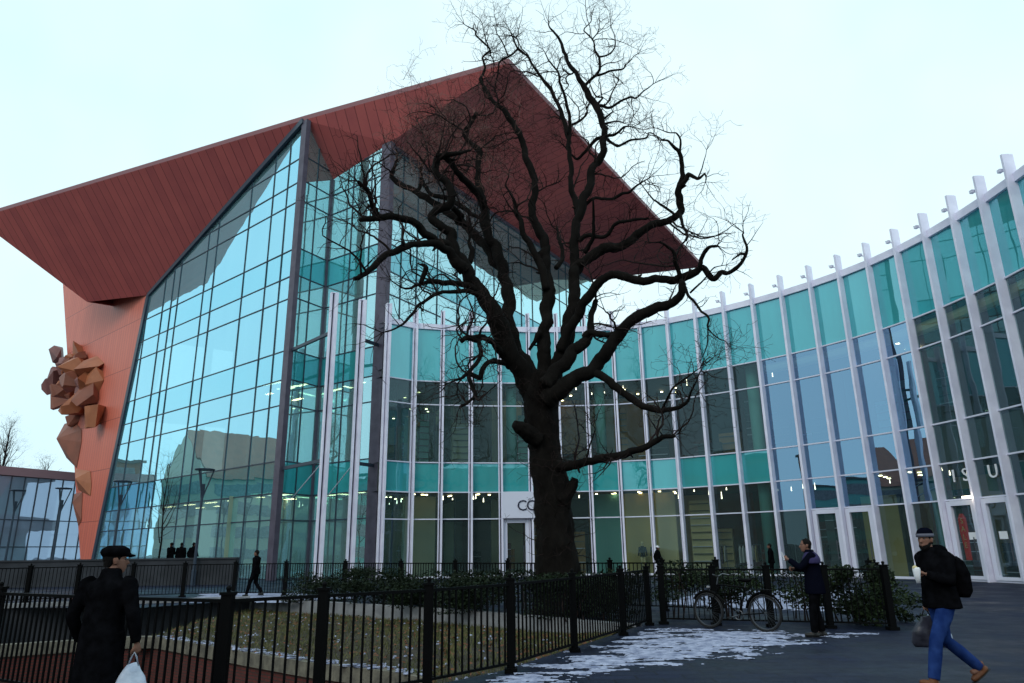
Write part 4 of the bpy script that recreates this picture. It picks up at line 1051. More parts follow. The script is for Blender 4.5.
limb([(599, 57, 1.1), (608, 55, 1), (614, 47, .9), (615, 38, .7), (610.5, 26, .5), (610, 16, .3)], 1.8, 1.4)
limb([(592, 39.5, .8), (598, 32, .7), (599.5, 22, .4)], 2.3, 2.8)
limb([(597, 106, 2.2), (604, 106, 2), (611, 107.4, 1.9), (621.5, 102, 1.7), (630, 97, 1.4), (636, 97.6, 1.2), (643.5, 91, .9), (655, 83, .5)], 1.8, .6)
limb([(597, 104, 1.4), (602.5, 97.6, 1.2), (596.6, 96, 1), (590, 84, .6)], 1.7, 1.2)
limb([(603, 119.5, 1.7), (612.7, 112, 1)], 1.7, 1.3)
limb([(604, 124, 1.5), (615.7, 121.7, 1.2), (623, 123, .8)], 1.7, 1.1)
limb([(606, 136, 1.9), (617, 134, 1.6), (623, 128, 1.3), (632, 127, .8)], 1.7, .9)
limb([(606, 138, 2.1), (617, 146, 1.8), (630, 141.5, 1.5), (646, 137, 1.1), (649, 132, .9), (657, 137, .6)], 1.7, .4)
limb([(603, 137, 2.6), (593.7, 141.5, 2.3), (585, 152, 2), (577, 160, 1.6), (570, 152, 1), (561, 143, .6)], 1.7, 2.6)
limb([(572, 125, 1.7), (582, 119.5, 1.5), (588, 113.7, 1.2), (586, 106, .7)], 2.6, 2.2)
limb([(574, 273, 7), (581.5, 266, 6.4), (599, 251, 6.2), (612, 246.5, 6), (625, 243.7, 5.7), (637.6, 236.4, 5.4), (650.8, 226, 5.1), (662.5, 221.8, 4.9), (674, 218.8, 4.7), (680, 211.5, 4.6), (680, 199.8, 4.3), (678.6, 186.6, 4.2), (681.6, 176.4, 3.4), (681.6, 161.7, 2.9), (679, 152, 2.4), (674, 147.4, 1.9), (667, 139.5, 1.4), (661, 138.6, .9)], .9, -.6)
limb([(680, 153, 1.6), (680, 140, 1.3), (675.7, 132.7, 1), (667, 132, .8), (654, 127.6, .4)], -.5, -.2)
limb([(680.5, 187, 3.4), (685, 180, 3), (689, 174, 2.7), (697.7, 179, 1.9), (705, 173.4, 1.2), (705.5, 182, .6)], -.4, -1.1)
limb([(697.7, 179, .9), (702, 167.6, .8), (706.5, 150, .4)], -.8, -1.2)
limb([(674, 214, 1.9), (664, 205.7, 1.5), (653.8, 199.8, 1.1), (642, 185, .6)], -.2, .8)
limb([(680, 214, 2.2), (684.5, 230.6, 1.9), (687.4, 236.4, 1.6), (681.6, 245, 1)], -.3, -1)
limb([(579, 241, 3.6), (588, 234.5, 2.8), (600, 237, 2.5), (609, 233, 2.3), (617, 222, 2.2), (630, 220, 2), (648, 218, 1.4)], .9, -.6)
limb([(584, 206, 2.8), (595, 198, 2.2), (610, 200.5, 2), (621.5, 194, 1.9), (630, 191.7, 1.7), (637.6, 184.4, 1.3), (649, 178, .7)], 1.2, -.5)
limb([(593, 198, 1.2), (593.7, 223, 2), (592, 238, 2.4), (584, 252, 3)], -.2, .9)
limb([(560, 350, 7.5), (570, 328, 6.6), (578, 313.7, 6.3), (589, 298, 6), (599, 282.5, 5.9), (610.8, 275, 5.6), (624.5, 275.5, 5.4), (642, 281.5, 5.2), (657.7, 280.5, 5), (677, 279.6, 5), (692.8, 273.7, 4.5), (702.6, 268.8, 3.8), (714, 278.6, 3.6), (722, 271.8, 3.1), (732, 271.8, 2.8), (743.6, 259, 2.3), (747.5, 249, 1.9), (743.6, 232.7, 1.1)], .2, -2.4)
limb([(732, 260, .8), (740, 254, 1.6), (745, 254, 2)], -2.3, -2.3, 0)
limb([(700.6, 268, 3), (700.6, 263, 2.9), (705.5, 251, 2.6), (710, 246.4, 2.2), (717, 245.4, 1.6)], -1.8, -2.2)
limb([(681, 279, 3.2), (675, 261, 2.7), (671, 249, 2), (661.6, 243.4, 1.3), (646, 241.5, .6)], -1.5, -2.2)
limb([(674, 258, 1.2), (681, 245, 1.2), (687, 236, 1)], -1.9, -1)
limb([(681, 280, 2.6), (689, 296, 2), (696.7, 308, 1.7), (708.4, 317.7, 1.5), (708.4, 327.4, 1.2), (716, 337, .9), (728, 344, .5)], -1.6, -2.6)
limb([(708, 326, 1), (707, 345, .8), (701, 360, .4)], -2.2, -2.4)
limb([(690, 293, 1.3), (706.5, 276.6, 1), (716, 267, .8), (726, 265, .4)], -1.8, -2.4)
limb([(545, 402, 12), (560, 389, 10.5), (583.4, 375, 9), (602, 360.5, 8.2), (611, 347, 7.8), (620.5, 331, 7.5), (634, 318, 7), (650, 312, 6.4), (669, 305, 5.8), (682, 294, 5.2), (683.5, 283, 4.6)], -.5, -1.7)
limb([(545, 386, 11), (560, 366, 9), (574, 351, 8), (585.5, 341, 7), (590, 328, 5), (592, 316, 3.8), (597, 300, 2.8)], -.6, -.2)
limb([(584, 337, 4.5), (590, 332.7, 4.2), (605, 333.5, 4), (619, 331, 4.5)], -.4, -1.1)
limb([(588, 373, 6), (595, 371, 5.6), (611.5, 382, 5.2), (628, 396, 4.8), (646.7, 408, 4), (665.4, 411.5, 3.2), (686.5, 403, 2.2), (691, 391.5, 1.3), (703, 366, .6)], -.8, -2.8)
limb([(662, 410, 1.8), (672.5, 389, 1.3), (685, 378, 1), (700.6, 368, .5)], -1.8, -3)
limb([(555, 468, 8), (569, 464.5, 6), (590.5, 460.6, 5.4), (616, 457, 5), (642, 447.8, 4.2), (663, 437, 3.2), (674.8, 436, 2)], -.3, -2.6)
limb([(586, 461, 1.2), (590, 445, 1), (594, 430, .8), (591, 424, .5)], -.8, -1.2)
limb([(508, 360, 6), (501, 352.5, 4.6), (492, 341.5, 4.2), (481, 338, 3.8), (470, 338, 3.6), (461, 340, 2.6)], -.2, -1.8)
limb([(470, 338, 3), (478, 342, 3), (481.5, 350, 3), (480, 359, 2.8), (472, 368, 2.4), (465.7, 374.4, 2.1), (457, 380, 1.5), (445, 385, .6)], -1.4, -2.3)
limb([(463, 340, 1.6), (455.8, 329.4, 1.2), (464.6, 323, 1), (483, 321.7, .6)], -1.8, -1.4)
limb([(510, 366, 5), (503, 361.5, 4), (493, 361, 3.7), (486, 367, 3.3), (479, 376.6, 3), (468, 374, 2.6), (474, 388, 2.6), (472.5, 398.6, 2.2), (460, 407, 1.8)], -.2, -2.0)
limb([(486, 301, 4), (478, 294, 3.2), (472, 291.5, 2.8), (457, 291, 2.5), (441.5, 293, 2.3), (428, 297.6, 2.1), (415, 311, 1.9), (400, 326, 1.5), (382, 332.7, .9)], -.7, -2.4)
limb([(480, 292, 4.6), (469, 286.4, 4.2), (454.5, 283.5, 4), (441, 282, 3.6), (431, 280.6, 3), (418, 283.5, 2), (404.7, 289.4, 1.3), (391.5, 281, .6)], -.7, -2.0)
limb([(421, 283, 3), (423, 274, 3.6), (425, 268.5, 3.4), (420, 265, 1.4), (417, 264, .7)], -1.6, -1.7, 0)
limb([(529, 350, 2), (535, 342, 3), (541, 333, 4)], .3, .2, 0)
limb([(470, 263, 4), (471, 251, 3.2), (469, 241, 2.2), (471, 232, 1.6), (468, 226, 1.5)], -.6, -.5)

tkb = MB(); crb = MB(); twb = MB(); twr = MB()
for li, (pts, rr, tw, tone) in enumerate(LIMBS):
    big = max(rr); sub = 9 if li == 0 else (7 if big > .14 else (5 if big > .05 else 3))
    P2 = catmull(pts, sub); R2 = [v.x for v in catmull([V((r, 0, 0)) for r in rr], sub)]
    R2 = [max(.004, r) for r in R2]
    for k in range(sub, len(P2)-1, sub):
        if li < 3 or big > .14: break
        j = R2[k]*.18
        P2[k] = P2[k]+V((random.uniform(-j, j), random.uniform(-j, j), random.uniform(-j, j)))
    if li > 2:
        for k in range(2, len(P2)-1):
            w_ = min(1, k/6); P2[k] = P2[k]+noise.noise_vector(P2[k]*1.9+V((li*2.3, 0, 0)))*(.05+R2[k]*.35)*w_+noise.noise_vector(P2[k]*4.3)*(.025+R2[k]*.12)*w_
    if li in (0, 1, 2):
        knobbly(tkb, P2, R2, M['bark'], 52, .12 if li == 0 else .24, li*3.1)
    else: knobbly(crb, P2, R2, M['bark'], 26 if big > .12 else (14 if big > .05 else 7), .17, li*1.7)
# snags and short broken stubs
for pts, rr, tw, tone in LIMBS[3:]:
    for k in range(1, len(pts)):
        if .03 < rr[k] < .12 and random.random() < .35:
            t = (pts[k]-pts[k-1]).normalized(); s = V((random.gauss(0, 1), random.gauss(0, 1), random.gauss(0, 1))); s = (s-t*s.dot(t)).normalized(); p = pts[k-1].lerp(pts[k], random.random()); L = rr[k]*random.uniform(1.4, 2.6)
            crb.tube([p, p+s*L*.6+t*L*.2, p+s*L+t*L*.35], [rr[k]*.55, rr[k]*.34, rr[k]*.2], M['bark'], 7, jit=.15)
# root flare
for k in range(9):
    a = k*.7+random.uniform(-.2, .2); q = V((math.cos(a), math.sin(a), 0))
    tkb.tube([tb+q*.3+UZ*.8, tb+q*.5+UZ*.3, tb+q*.7+UZ*.05, tb+q*.95-UZ*.1], [.16, .15, .11, .05], M['bark'], 10)
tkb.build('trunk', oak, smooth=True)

# twigs: crooked shoots that fork twice
def shoot(b, p, d, r, L, lev, m):
    st = random.uniform(.09, .17); n = max(3, int(L/st)); pts, rs = [p], [r]; q = V(p); dd = V(d)
    for i in range(n):
        dd = (dd+V((random.gauss(0, .25), random.gauss(0, .25), random.gauss(0, .25)+.03))).normalized(); q = q+dd*(L/n)
        pts.append(q); rs.append(max(.0036, r*(1-.7*(i+1)/n)))
    b.tube(pts, rs, m, 5 if lev > 2 else 3, cap=False)
    if lev <= 0: return
    for i in range(1, n+1):
        if random.random() < (.40 if lev > 2 else .50 if lev > 1 else .42):
            t = (pts[i]-pts[i-1]).normalized(); s = V((random.gauss(0, 1), random.gauss(0, 1), random.gauss(0, 1)+.15)); s = (s-t*s.dot(t)).normalized()
            shoot(b, pts[i], (t*.55+s).normalized(), max(.003, rs[i]*.72), L*random.uniform(.30, .55), lev-1, m)
cnt = 0
for li, (pts, rr, tw, tone) in enumerate(LIMBS):
    if tw == 0: continue
    P2 = catmull(pts, 4); R2 = [v.x for v in catmull([V((r, 0, 0)) for r in rr], 4)]
    for k in range(2, len(P2)):
        seg = (P2[k]-P2[k-1]).length
        if R2[k] > .14: continue
        dens = (2.9 if R2[k] < .07 else 1.3)*tw
        num = seg*dens; num = int(num)+(random.random() < num-int(num))
        for _ in range(num):
            t = (P2[k]-P2[k-1]).normalized(); s = V((random.gauss(0, 1), random.gauss(0, 1), random.gauss(0, 1)+.35)); s = (s-t*s.dot(t)).normalized()
            L = random.uniform(.45, 1.25)*(1 if R2[k] < .06 else .85)*(.6 if P2[k].x/P2[k].y > .255 else 1)
            low_ = pts[0].z < 7 and li > 40
            shoot(twb, P2[k], (t*.45+s+UZ*(-.25 if low_ else .2)).normalized(), random.uniform(.009, .018), L, 2, M['twig']); cnt += 1
    # mid-size crooked boughs
    for k in range(3, len(P2), 2):
        if .018 < R2[k] < .13 and random.random() < .24*tw and P2[k].x/P2[k].y < .255:
            t = (P2[k]-P2[k-1]).normalized(); s = V((random.gauss(0, 1), random.gauss(0, 1), random.gauss(0, 1)+.3)); s = (s-t*s.dot(t)).normalized()
            shoot(twb, P2[k], (t*.5+s).normalized(), min(.034, R2[k]*.6), random.uniform(1.3, 2.4), 3, M['twig'])
    # tip spray
    for _ in range(4 if rr[-1] < .05 else 1):
        t = (pts[-1]-pts[-2]).normalized(); shoot(twb, pts[-1], (t+V((random.gauss(0, .4), random.gauss(0, .4), random.gauss(0, .4)))).normalized(), max(.006, min(.014, rr[-1]*.8)), random.uniform(.7, 1.3), 2, M['twig'])
# dense pale reddish brush in the upper left of the crown
for _ in range(560):
    x = random.triangular(385, 545, 440); y = random.triangular(75, 215, 145)
    p = aty(x, y, TY+random.uniform(.6, 3.2)); d = V((random.gauss(0, 1), random.gauss(0, 1), random.gauss(0, 1)+.5)).normalized()
    shoot(twb, p, d, random.uniform(.006, .010), random.uniform(.5, 1.3), 2, M['twigred'] if random.random() < .6 else M['twig'])
# short shoots and snags on the trunk itself
for _ in range(60):
    t_ = random.uniform(.25, .95)*(len(LIMBS[0][0])-1); i = int(t_); p0 = LIMBS[0][0][i].lerp(LIMBS[0][0][min(i+1, len(LIMBS[0][0])-1)], t_-i); r_ = LIMBS[0][1][i]
    a = random.uniform(3.3, 6.1) if random.random() < .6 else random.uniform(0, 6.28); q = V((math.cos(a), math.sin(a), 0))
    shoot(twb, p0+q*r_*.95, (q+UZ*random.uniform(-.1, .7)).normalized(), random.uniform(.008, .015), random.uniform(.3, 1.0), 2, M['twig'])
crb.build('crown', oak, smooth=True)
twb.build('twigs', oak)
print('twig faces', len(twb.f), 'shoots', cnt)
# ================================================================ bicycle
def bicycle(pf, pr):
    """pf, pr: ground contact of front and rear wheel"""
    root = empty('bicycle', (pf+pr)/2, 'dark city bicycle with mudguards parked against the black railing on the snow edge', 'bicycle')
    u = (pf-pr).normalized(); n = V((-u.y, u.x, 0)); R = .345
    wb = (pf-pr).length
    def W(a, z, o=0): return pr+u*a+n*o+UZ*z
    def circ(c, r, k=40, a0=0, a1=6.2832): return [c+u*(math.cos(a0+(a1-a0)*i/k)*r)+UZ*(math.sin(a0+(a1-a0)*i/k)*r) for i in range(k+1)]
    for a in (0, wb):
        c = W(a, R); b = MB(); b.tube(circ(c, R-.012), .02, M['rubber'], 8, cap=False); wh = b.build('wheel', root, smooth=True)
        b = MB(); b.tube(circ(c, R-.045), .012, M['chrome'], 6, cap=False); b.tube([c-n*.05, c+n*.05], .022, M['chrome'], 10); b.build('rim', wh)
        b = MB()
        for k in range(28):
            an = k*6.2832/28; b.tube([c+n*(.03 if k % 2 else -.03), c+u*math.cos(an)*(R-.05)+UZ*math.sin(an)*(R-.05)], .0016, M['chrome'], 3, cap=False)
        b.build('spokes', wh)
        b = MB(); b.tube(circ(c, R+.035, 24, .2 if a == 0 else .6, 2.9 if a == 0 else 3.0), .02, M['iron'], 6, sq=1.5); b.build('mudguard', root)
    bb = W(wb*.43, .29); st = W(wb*.30, .82); hd = W(wb*.80, .86); hb = W(wb*.83, .66)
    b = MB()
    for p, q, r in ((bb, st, .017), (st, hd, .016), (bb, hb, .019), (hd, hb, .021), (bb+n*.05, W(0, R, .06), .010), (bb-n*.05, W(0, R, -.06), .010), (st+n*.03, W(0, R, .06), .009), (st-n*.03, W(0, R, -.06), .009), (hb+n*.05, W(wb, R, .055), .012), (hb-n*.05, W(wb, R, -.055), .012)): b.tube([p, q], r, M['iron'], 8)
    b.build('frame', root, smooth=False)
    b = MB(); b.tube([st, W(wb*.275, .93)], .013, M['chrome'], 8); b.build('seat_post', root)
    b = MB(); s = W(wb*.27, .95)
    b.loft([(s-UZ*.03, .07, .05, math.atan2(u.y, u.x)), (s+UZ*.01, .14, .08, math.atan2(u.y, u.x)), (s+UZ*.035, .13, .07, math.atan2(u.y, u.x))], M['iron'], 14); b.tube([s+u*.08+UZ*.015, s+u*.17+UZ*.01], [.045, .018], M['iron'], 8); b.build('saddle', root, smooth=True)
    b = MB(); h = W(wb*.77, 1.02); b.tube([hd, h], .014, M['chrome'], 8); b.tube([h-n*.29-u*.14+UZ*.02, h-n*.2+UZ*.05, h, h+n*.2+UZ*.05, h+n*.29-u*.14+UZ*.02], .012, M['chrome'], 8); hbz = b.build('handlebar', root)
    b = MB()
    for s_ in (-1, 1): b.tube([h+n*s_*.265-u*.08+UZ*.03, h+n*s_*.30-u*.17+UZ*.015], .017, M['rubber'], 8)
    b.build('grip', hbz)
    b = MB(); b.tube(circ(bb+n*.055, .09, 24), .006, M['chrome'], 5, cap=False); b.tube([bb-n*.07, bb+n*.07], .018, M['chrome'], 8)
    b.tube([bb+n*.07, bb+n*.075+u*.16-UZ*.05], .011, M['chrome'], 6); b.tube([bb-n*.07, bb-n*.075-u*.16+UZ*.05], .011, M['chrome'], 6); ck = b.build('crank', root)
    for s_ in (1, -1):
        b = MB(); b.box(bb+n*s_*.12+u*s_*.16-UZ*s_*.05, u*.045, n*.045, UZ*.01, M['rubber']); b.build('pedal', ck)
    b = MB(); b.box(W(wb*-.02, .78), u*.19, n*.06, UZ*.008, M['iron']); b.tube([W(-.1, .77, .06), W(0, R, .07)], .006, M['iron'], 5); b.tube([W(-.1, .77, -.06), W(0, R, -.07)], .006, M['iron'], 5); b.build('rear_rack', root)
    b = MB(); b.tube([W(wb*.93, .80), W(wb*.98, .80)], [.03, .045], M['chrome'], 10); b.build('headlight', root)
bicycle(atz(710, 628, .0), atz(767, 632, .0))

# ================================================================ people
def hand(b, wr, fw, pl, side, curl, m, s=1.0):
    """wr wrist, fw direction of the hand, pl palm normal, side +1/-1 puts the thumb; five separate fingers"""
    fw = fw.normalized(); pl = (pl-fw*pl.dot(fw)).normalized(); ac = fw.cross(pl)*side
    b.tube([wr, wr+fw*.045*s, wr+fw*.09*s], [.026*s, .040*s, .036*s], m, 10, sq=.55)
    for k, L in enumerate((.070, .080, .075, .060)):
        o = wr+fw*.085*s+ac*((k-1.5)*-.020*s); pts = [o-fw*.02*s]; d = V(fw); q = V(o)
        pts.append(q)
        for j in range(3):
            d = (d*math.cos(curl*.55)+pl*math.sin(curl*.55)).normalized(); dn = d.cross(fw.cross(pl)); pl2 = pl
            q = q+d*(L*s*(.45, .32, .23)[j]); pts.append(q)
            pl = (pl-fw*0); 
            nd_ = fw.cross(pl); d = (Matrix.Rotation(curl*.35, 3, nd_) @ d).normalized()
        b.tube(pts, [.010*s, .0098*s, .009*s, .0085*s, .007*s], m, 8)
    o = wr+fw*.03*s+ac*.034*s
    b.tube([o-ac*.015*s, o+ac*.012*s+fw*.025*s+pl*.01*s, o+ac*.012*s+fw*.05*s+pl*.025*s, o+ac*.002*s+fw*.068*s+pl*.038*s], [.014*s, .0125*s, .011*s, .008*s], m, 8)

def remesh(o, vox, it=4, f=.5):
    r = o.modifiers.new('remesh', 'REMESH'); r.mode = 'VOXEL'; r.voxel_size = vox; r.use_smooth_shade = True
    if it: s = o.modifiers.new('smooth', 'SMOOTH'); s.iterations = it; s.factor = f
    return o

def person(label, loc, yaw, J, top='black', legs='black', shoes='shoe', coat_len=.72, hat=None, face=0.0, tilt=0.0, far=False, group=None, hands=True, curl=(.9, .9), bulk=1.0, hatm='black', sleeve=None, collar=True, hood=False, beard=False, name='person', shoulder_m=None):
    """local axes: x right, y forward, z up.  J: joints (hip, knee, ankle, shoulder, elbow, wrist for l and r)"""
    jt = dict(hl=(-.10, 0, .92), hr=(.10, 0, .92), kl=(-.10, .02, .50), kr=(.10, .02, .50), al=(-.10, 0, .09), ar=(.10, 0, .09),
              sl=(-.19, 0, 1.43), sr=(.19, 0, 1.43), el=(-.25, -.02, 1.14), er=(.25, -.02, 1.14), wl=(-.25, .06, .90), wr=(.25, .06, .90), neck=(0, 0, 1.47), head=(0, .03, 1.63), fl=0, fr=0)
    jt.update(J); j = {k: (V(v) if isinstance(v, tuple) else v) for k, v in jt.items()}
    mw = Matrix.Translation(V(loc)) @ Matrix.Rotation(yaw, 4, 'Z')
    pel = (j['hl']+j['hr'])/2+UZ*.04; nk = j['neck']; hc = j['head']
    sk = M['skin']
    b = MB()
    b.loft([(pel-UZ*.08, .12, .09), (pel+UZ*.05, .145, .10), (pel.lerp(nk, .45), .125, .09), (pel.lerp(nk, .8), .165, .105), (nk-UZ*.05, .12, .08), (nk, .055, .055)], sk, 16)
    for s in 'lr':
        b.tube([j['h'+s]+UZ*.03, j['k'+s], j['a'+s]], [.080, .052, .036], sk, 12)
        b.tube([j['s'+s]-UZ*.02, j['e'+s], j['w'+s]], [.048, .038, .026], sk, 12)
        ft = V((math.sin(j['f'+s]), math.cos(j['f'+s]), 0)); b.tube([j['a'+s]-ft*.04-UZ*.02, j['a'+s]+ft*.12-UZ*.05], [.035, .03], sk, 8)
    b.tube([nk-UZ*.03, hc-UZ*.06-V((0, .015, 0))], [.056, .052], sk, 12)
    # head, turned by face (yaw) and tilt
    hb = MB(); hm = Matrix.Translation(hc) @ Matrix.Rotation(face, 4, 'Z') @ Matrix.Rotation(tilt, 4, 'X')
    X = lambda x, y, z: hm @ V((x, y, z))
    hb.ball(V((0, -.008, .025)), V((.074, .094, .100)), sk, 18, 12)
    hb.loft([(V((0, .052, -.115)), .022, .020), (V((0, .045, -.10)), .042, .042), (V((0, .03, -.06)), .060, .062), (V((0, .02, 0)), .068, .078)], sk, 16)
    hb.tube([(0, .082, .018), (0, .098, -.005), (0, .112, -.026), (0, .094, -.036)], [.010, .012, .016, .010], sk, 8)
    hb.tube([(-.024, .084, -.060), (0, .093, -.060), (.024, .084, -.060)], [.006, .009, .006], sk, 8)
    hb.tube([(-.022, .083, -.070), (0, .090, -.072), (.022, .083, -.070)], [.006, .009, .006], sk, 8)
    for s in (-1, 1):
        hb.tube([(s*.012, .084, .034), (s*.05, .070, .034)], [.009, .008], sk, 8)
        hb.loft([(V((s*.076, -.005, -.035)), .008, .016), (V((s*.080, -.010, 0)), .010, .024), (V((s*.080, -.012, .022)), .008, .020)], sk, 10)
    k0 = len(b.v); b.v += [tuple(hm @ V(v)) for v in hb.v]; b.f += [tuple(i+k0 for i in f) for f in hb.f]; b.uv += hb.uv; b.m += [b.mi(sk)]*len(hb.f)
    if hands:
        for s, sg in (('l', 1), ('r', -1)):
            fw = (j['w'+s]-j['e'+s]).normalized(); pl = j.get('p'+s, V((-sg*-1, 0, 0)) if 0 else V((sg, .2, 0)))
            hand(b, j['w'+s], fw, pl, sg, curl[0 if s == 'l' else 1], sk)
    bo = b.build(name); bo.matrix_world = mw; remesh(bo, .022 if far else .0065, 3, .4)
    tag(bo, label, 'person', group)
    def kid(nm, mb, vox, it=4):
        o = mb.build(nm); local(o, bo)
        if vox: remesh(o, vox, it)
        return o
    v1 = .03 if far else .013
    # trousers
    b = MB(); lg = M[legs]
    b.loft([(pel-UZ*.12, .155, .115), (pel, .175, .125), (pel+UZ*.10, .165, .12)], lg, 16)
    for s in 'lr':
        h, k, a = j['h'+s], j['k'+s], j['a'+s]
        b.tube([h+UZ*.05, h.lerp(k, .35), k+(k-h)*.02, k.lerp(a, .4), a+UZ*.0], [.105, .097, .074, .074, .064], lg, 14)
    kid('trousers', b, v1)
    # shoes
    for s in 'lr':
        a = j['a'+s]; ft = V((math.sin(j['f'+s]), math.cos(j['f'+s]), 0)); dn = j.get('pitch_'+s, 0.0)
        ftp = (ft*math.cos(dn)-UZ*math.sin(dn)); upv = (UZ*math.cos(dn)+ft*math.sin(dn))
        b = MB(); o = a-upv*.05
        b.tube([o-ftp*.085, o-ftp*.05, o+ftp*.04, o+ftp*.13, o+ftp*.18], [.030, .043, .046, .043, .026], M[shoes], 12, sq=.85)
        b.tube([a-upv*.05, a+UZ*.06], [.045, .052], M[shoes], 12); sh = kid('shoe', b, .012 if not far else .03, 2)
        b = MB(); b.tube([o-ftp*.095-upv*.035, o+ftp*.03-upv*.035, o+ftp*.185-upv*.035], [.036, .045, .032], M['shoe'], 10, sq=.25); q = b.build('sole'); local(q, sh)
    # coat
    b = MB(); ct = M[top]; q = bulk
    sc = (j['sl']+j['sr'])/2; wid = abs(j['sr'].x-j['sl'].x)/2
    hem = pel.z+.04-(coat_len-.55)
    z0 = hem
    secs = [(V((pel.x, pel.y-.005, z0)), .215*q, .165*q)]
    if z0 < pel.z-.15: secs.append((V((pel.x, pel.y, pel.z-.08)), .205*q, .165*q))
    secs += [(pel+UZ*.08, .19*q, .145*q), (pel.lerp(nk, .45), .18*q, .135*q), (pel.lerp(nk, .75), .20*q, .145*q), (V((sc.x, sc.y, sc.z-.03)), (wid+.03)*q, .125*q), (V((nk.x, nk.y, nk.z+.005)), .095*q, .09*q)]
    if collar: secs.append((V((nk.x, nk.y+.008, nk.z+.085)), .086, .088))
    b.loft(secs, ct, 18)
    for s in 'lr':
        sh_, e, w_ = j['s'+s], j['e'+s], j['w'+s]
        b.tube([sh_+(sh_-sc)*-.15, sh_, sh_.lerp(e, .5), e, e.lerp(w_, .5), w_-(w_-e).normalized()*.0], [.085*q, .082*q, .068*q, .062*q, .055*q, .046*q], ct, 14)
    if hood: b.ball(nk+V((0, -.11, .03)), V((.13, .09, .085)), ct, 14, 8)
    kid('coat', b, .03 if far else .015, 3 if far else 14)
    if shoulder_m:
        b = MB(); b.loft([(V((sc.x, sc.y, sc.z-.13)), (wid+.075)*q, .150*q), (V((sc.x, sc.y, sc.z-.03)), (wid+.07)*q, .145*q), (V((sc.x, sc.y, sc.z+.035)), (wid-.02)*q, .11*q), (V((nk.x, nk.y, nk.z+.04)), .10, .095)], M[shoulder_m], 18); kid('shoulder_panel', b, .02, 4)
    # hair and hat
    def hd(mb, nm, vox):
        mb.v = [tuple(hm @ V(v)) for v in mb.v]; return kid(nm, mb, vox, 2)
    b = MB(); b.ball(V((0, -.018, .035)), V((.081, .096, .098)), M['hair'], 16, 10); b.loft([(V((0, -.055, -.06)), .05, .04), (V((0, -.04, .0)), .076, .062)], M['hair'], 14); hd(b, 'hair', 0)
    if hat == 'cap':
        b = MB(); b.loft([(V((0, -.01, .035)), .088, .108), (V((0, -.012, .070)), .108, .128), (V((0, -.012, .105)), .102, .120), (V((0, -.01, .135)), .055, .065)], M[hatm], 20)
        b.tube([(-.06, .085, .045), (0, .125, .040), (.06, .085, .045)], [.03, .05, .03], M[hatm], 10, sq=.3); hd(b, 'cap', .012)
    if hat == 'beanie':
        b = MB(); b.loft([(V((0, -.01, .030)), .088, .106), (V((0, -.012, .075)), .092, .110), (V((0, -.018, .115)), .078, .094), (V((0, -.02, .145)), .035, .045)], M['navy'], 18); bn = hd(b, 'beanie', .01)
        b = MB(); b.loft([(V((0, -.008, .032)), .094, .113), (V((0, -.009, .072)), .096, .116)], M['greyk'], 20); b.v = [tuple(hm @ V(v)) for v in b.v]; o = b.build('beanie_band', smooth=True); local(o, bn)
    if hat == 'white_cap':
        b = MB(); b.ball(V((0, -.01, .05)), V((.088, .105, .085)), M['paper'], 16, 8); b.tube([(-.05, .08, .05), (0, .12, .045), (.05, .08, .05)], [.03, .045, .03], M['paper'], 8, sq=.3); hd(b, 'cap', .014)
    if beard:
        b = MB(); b.loft([(V((0, .058, -.128)), .025, .022), (V((0, .048, -.105)), .050, .046), (V((0, .036, -.075)), .064, .058), (V((0, .010, -.035)), .073, .060)], M['hair'], 14); hd(b, 'beard', 0)
    if not far:
        for s in (-1, 1):
            b = MB(); b.ball(V((s*.031, .077, .014)), .0115, M['eyew'], 8, 6); b.ball(V((s*.031, .086, .014)), .006, M['hair'], 8, 6); hd(b, 'eye', 0)
    return bo, mw, j
def bag(label, top, yaw, wd, dp, h, m, name='carrier_bag', cat='bag'):
    b = MB(); c = V(top); secs = []
    for k in range(9):
        t = k/8; z = c.z-.08-h*t; f = .35+.65*min(1, t*2.2); f *= 1-.12*max(0, t-.8)*5
        secs.append((V((c.x+.02*noise.noise(V((t*3, c.x, 0))), c.y, z)), wd/2*f, dp/2*f, yaw+.15*math.sin(t*5)))
    b.loft(secs, M[m], 22)
    for k, v in enumerate(b.v):
        v = V(v); nn = noise.noise_vector(v*9)*.022; b.v[k] = tuple(v+nn)
    for s in (-1, 1):
        e = V((math.cos(yaw), math.sin(yaw), 0))*wd*.14
        b.tube([c-e-UZ*.1, c-e*.5-UZ*.03, c+UZ*.012, c+e*.5-UZ*.03, c+e-UZ*.1], .008, M[m], 6)
    o = b.build(name, smooth=True); return tag(o, label, cat)

# 1: man in the black overcoat and flat cap at the lower left, seen from behind, head turned right
P1 = aty(101, 640, 6.9); P1 = V((P1.x, P1.y, 0))
yaw1 = rad(-8)
p1, mw1, j1 = person('person seen from behind in black overcoat and black flat cap at the lower left railing', P1, yaw1, dict(head=(0, .05, 1.56), neck=(0, .01, 1.41), sl=(-.20, 0, 1.36), sr=(.20, 0, 1.36), el=(-.30, -.03, 1.08), er=(.30, -.02, 1.08), wl=(-.29, .10, .86), wr=(.31, .06, .85), hl=(-.1, 0, .9), hr=(.1, 0, .9), kr=(.11, .10, .49), ar=(.11, .16, .09), al=(-.1, -.10, .09)),
    coat_len=1.10, hat='cap', face=rad(-46), bulk=.99, curl=(.9, 1.3))
hw = mw1 @ V((.312, .05, .755)); bag('white plastic carrier bag in the hand of the man with the flat cap', hw, yaw1+.5, .30, .14, .46, 'plastic')

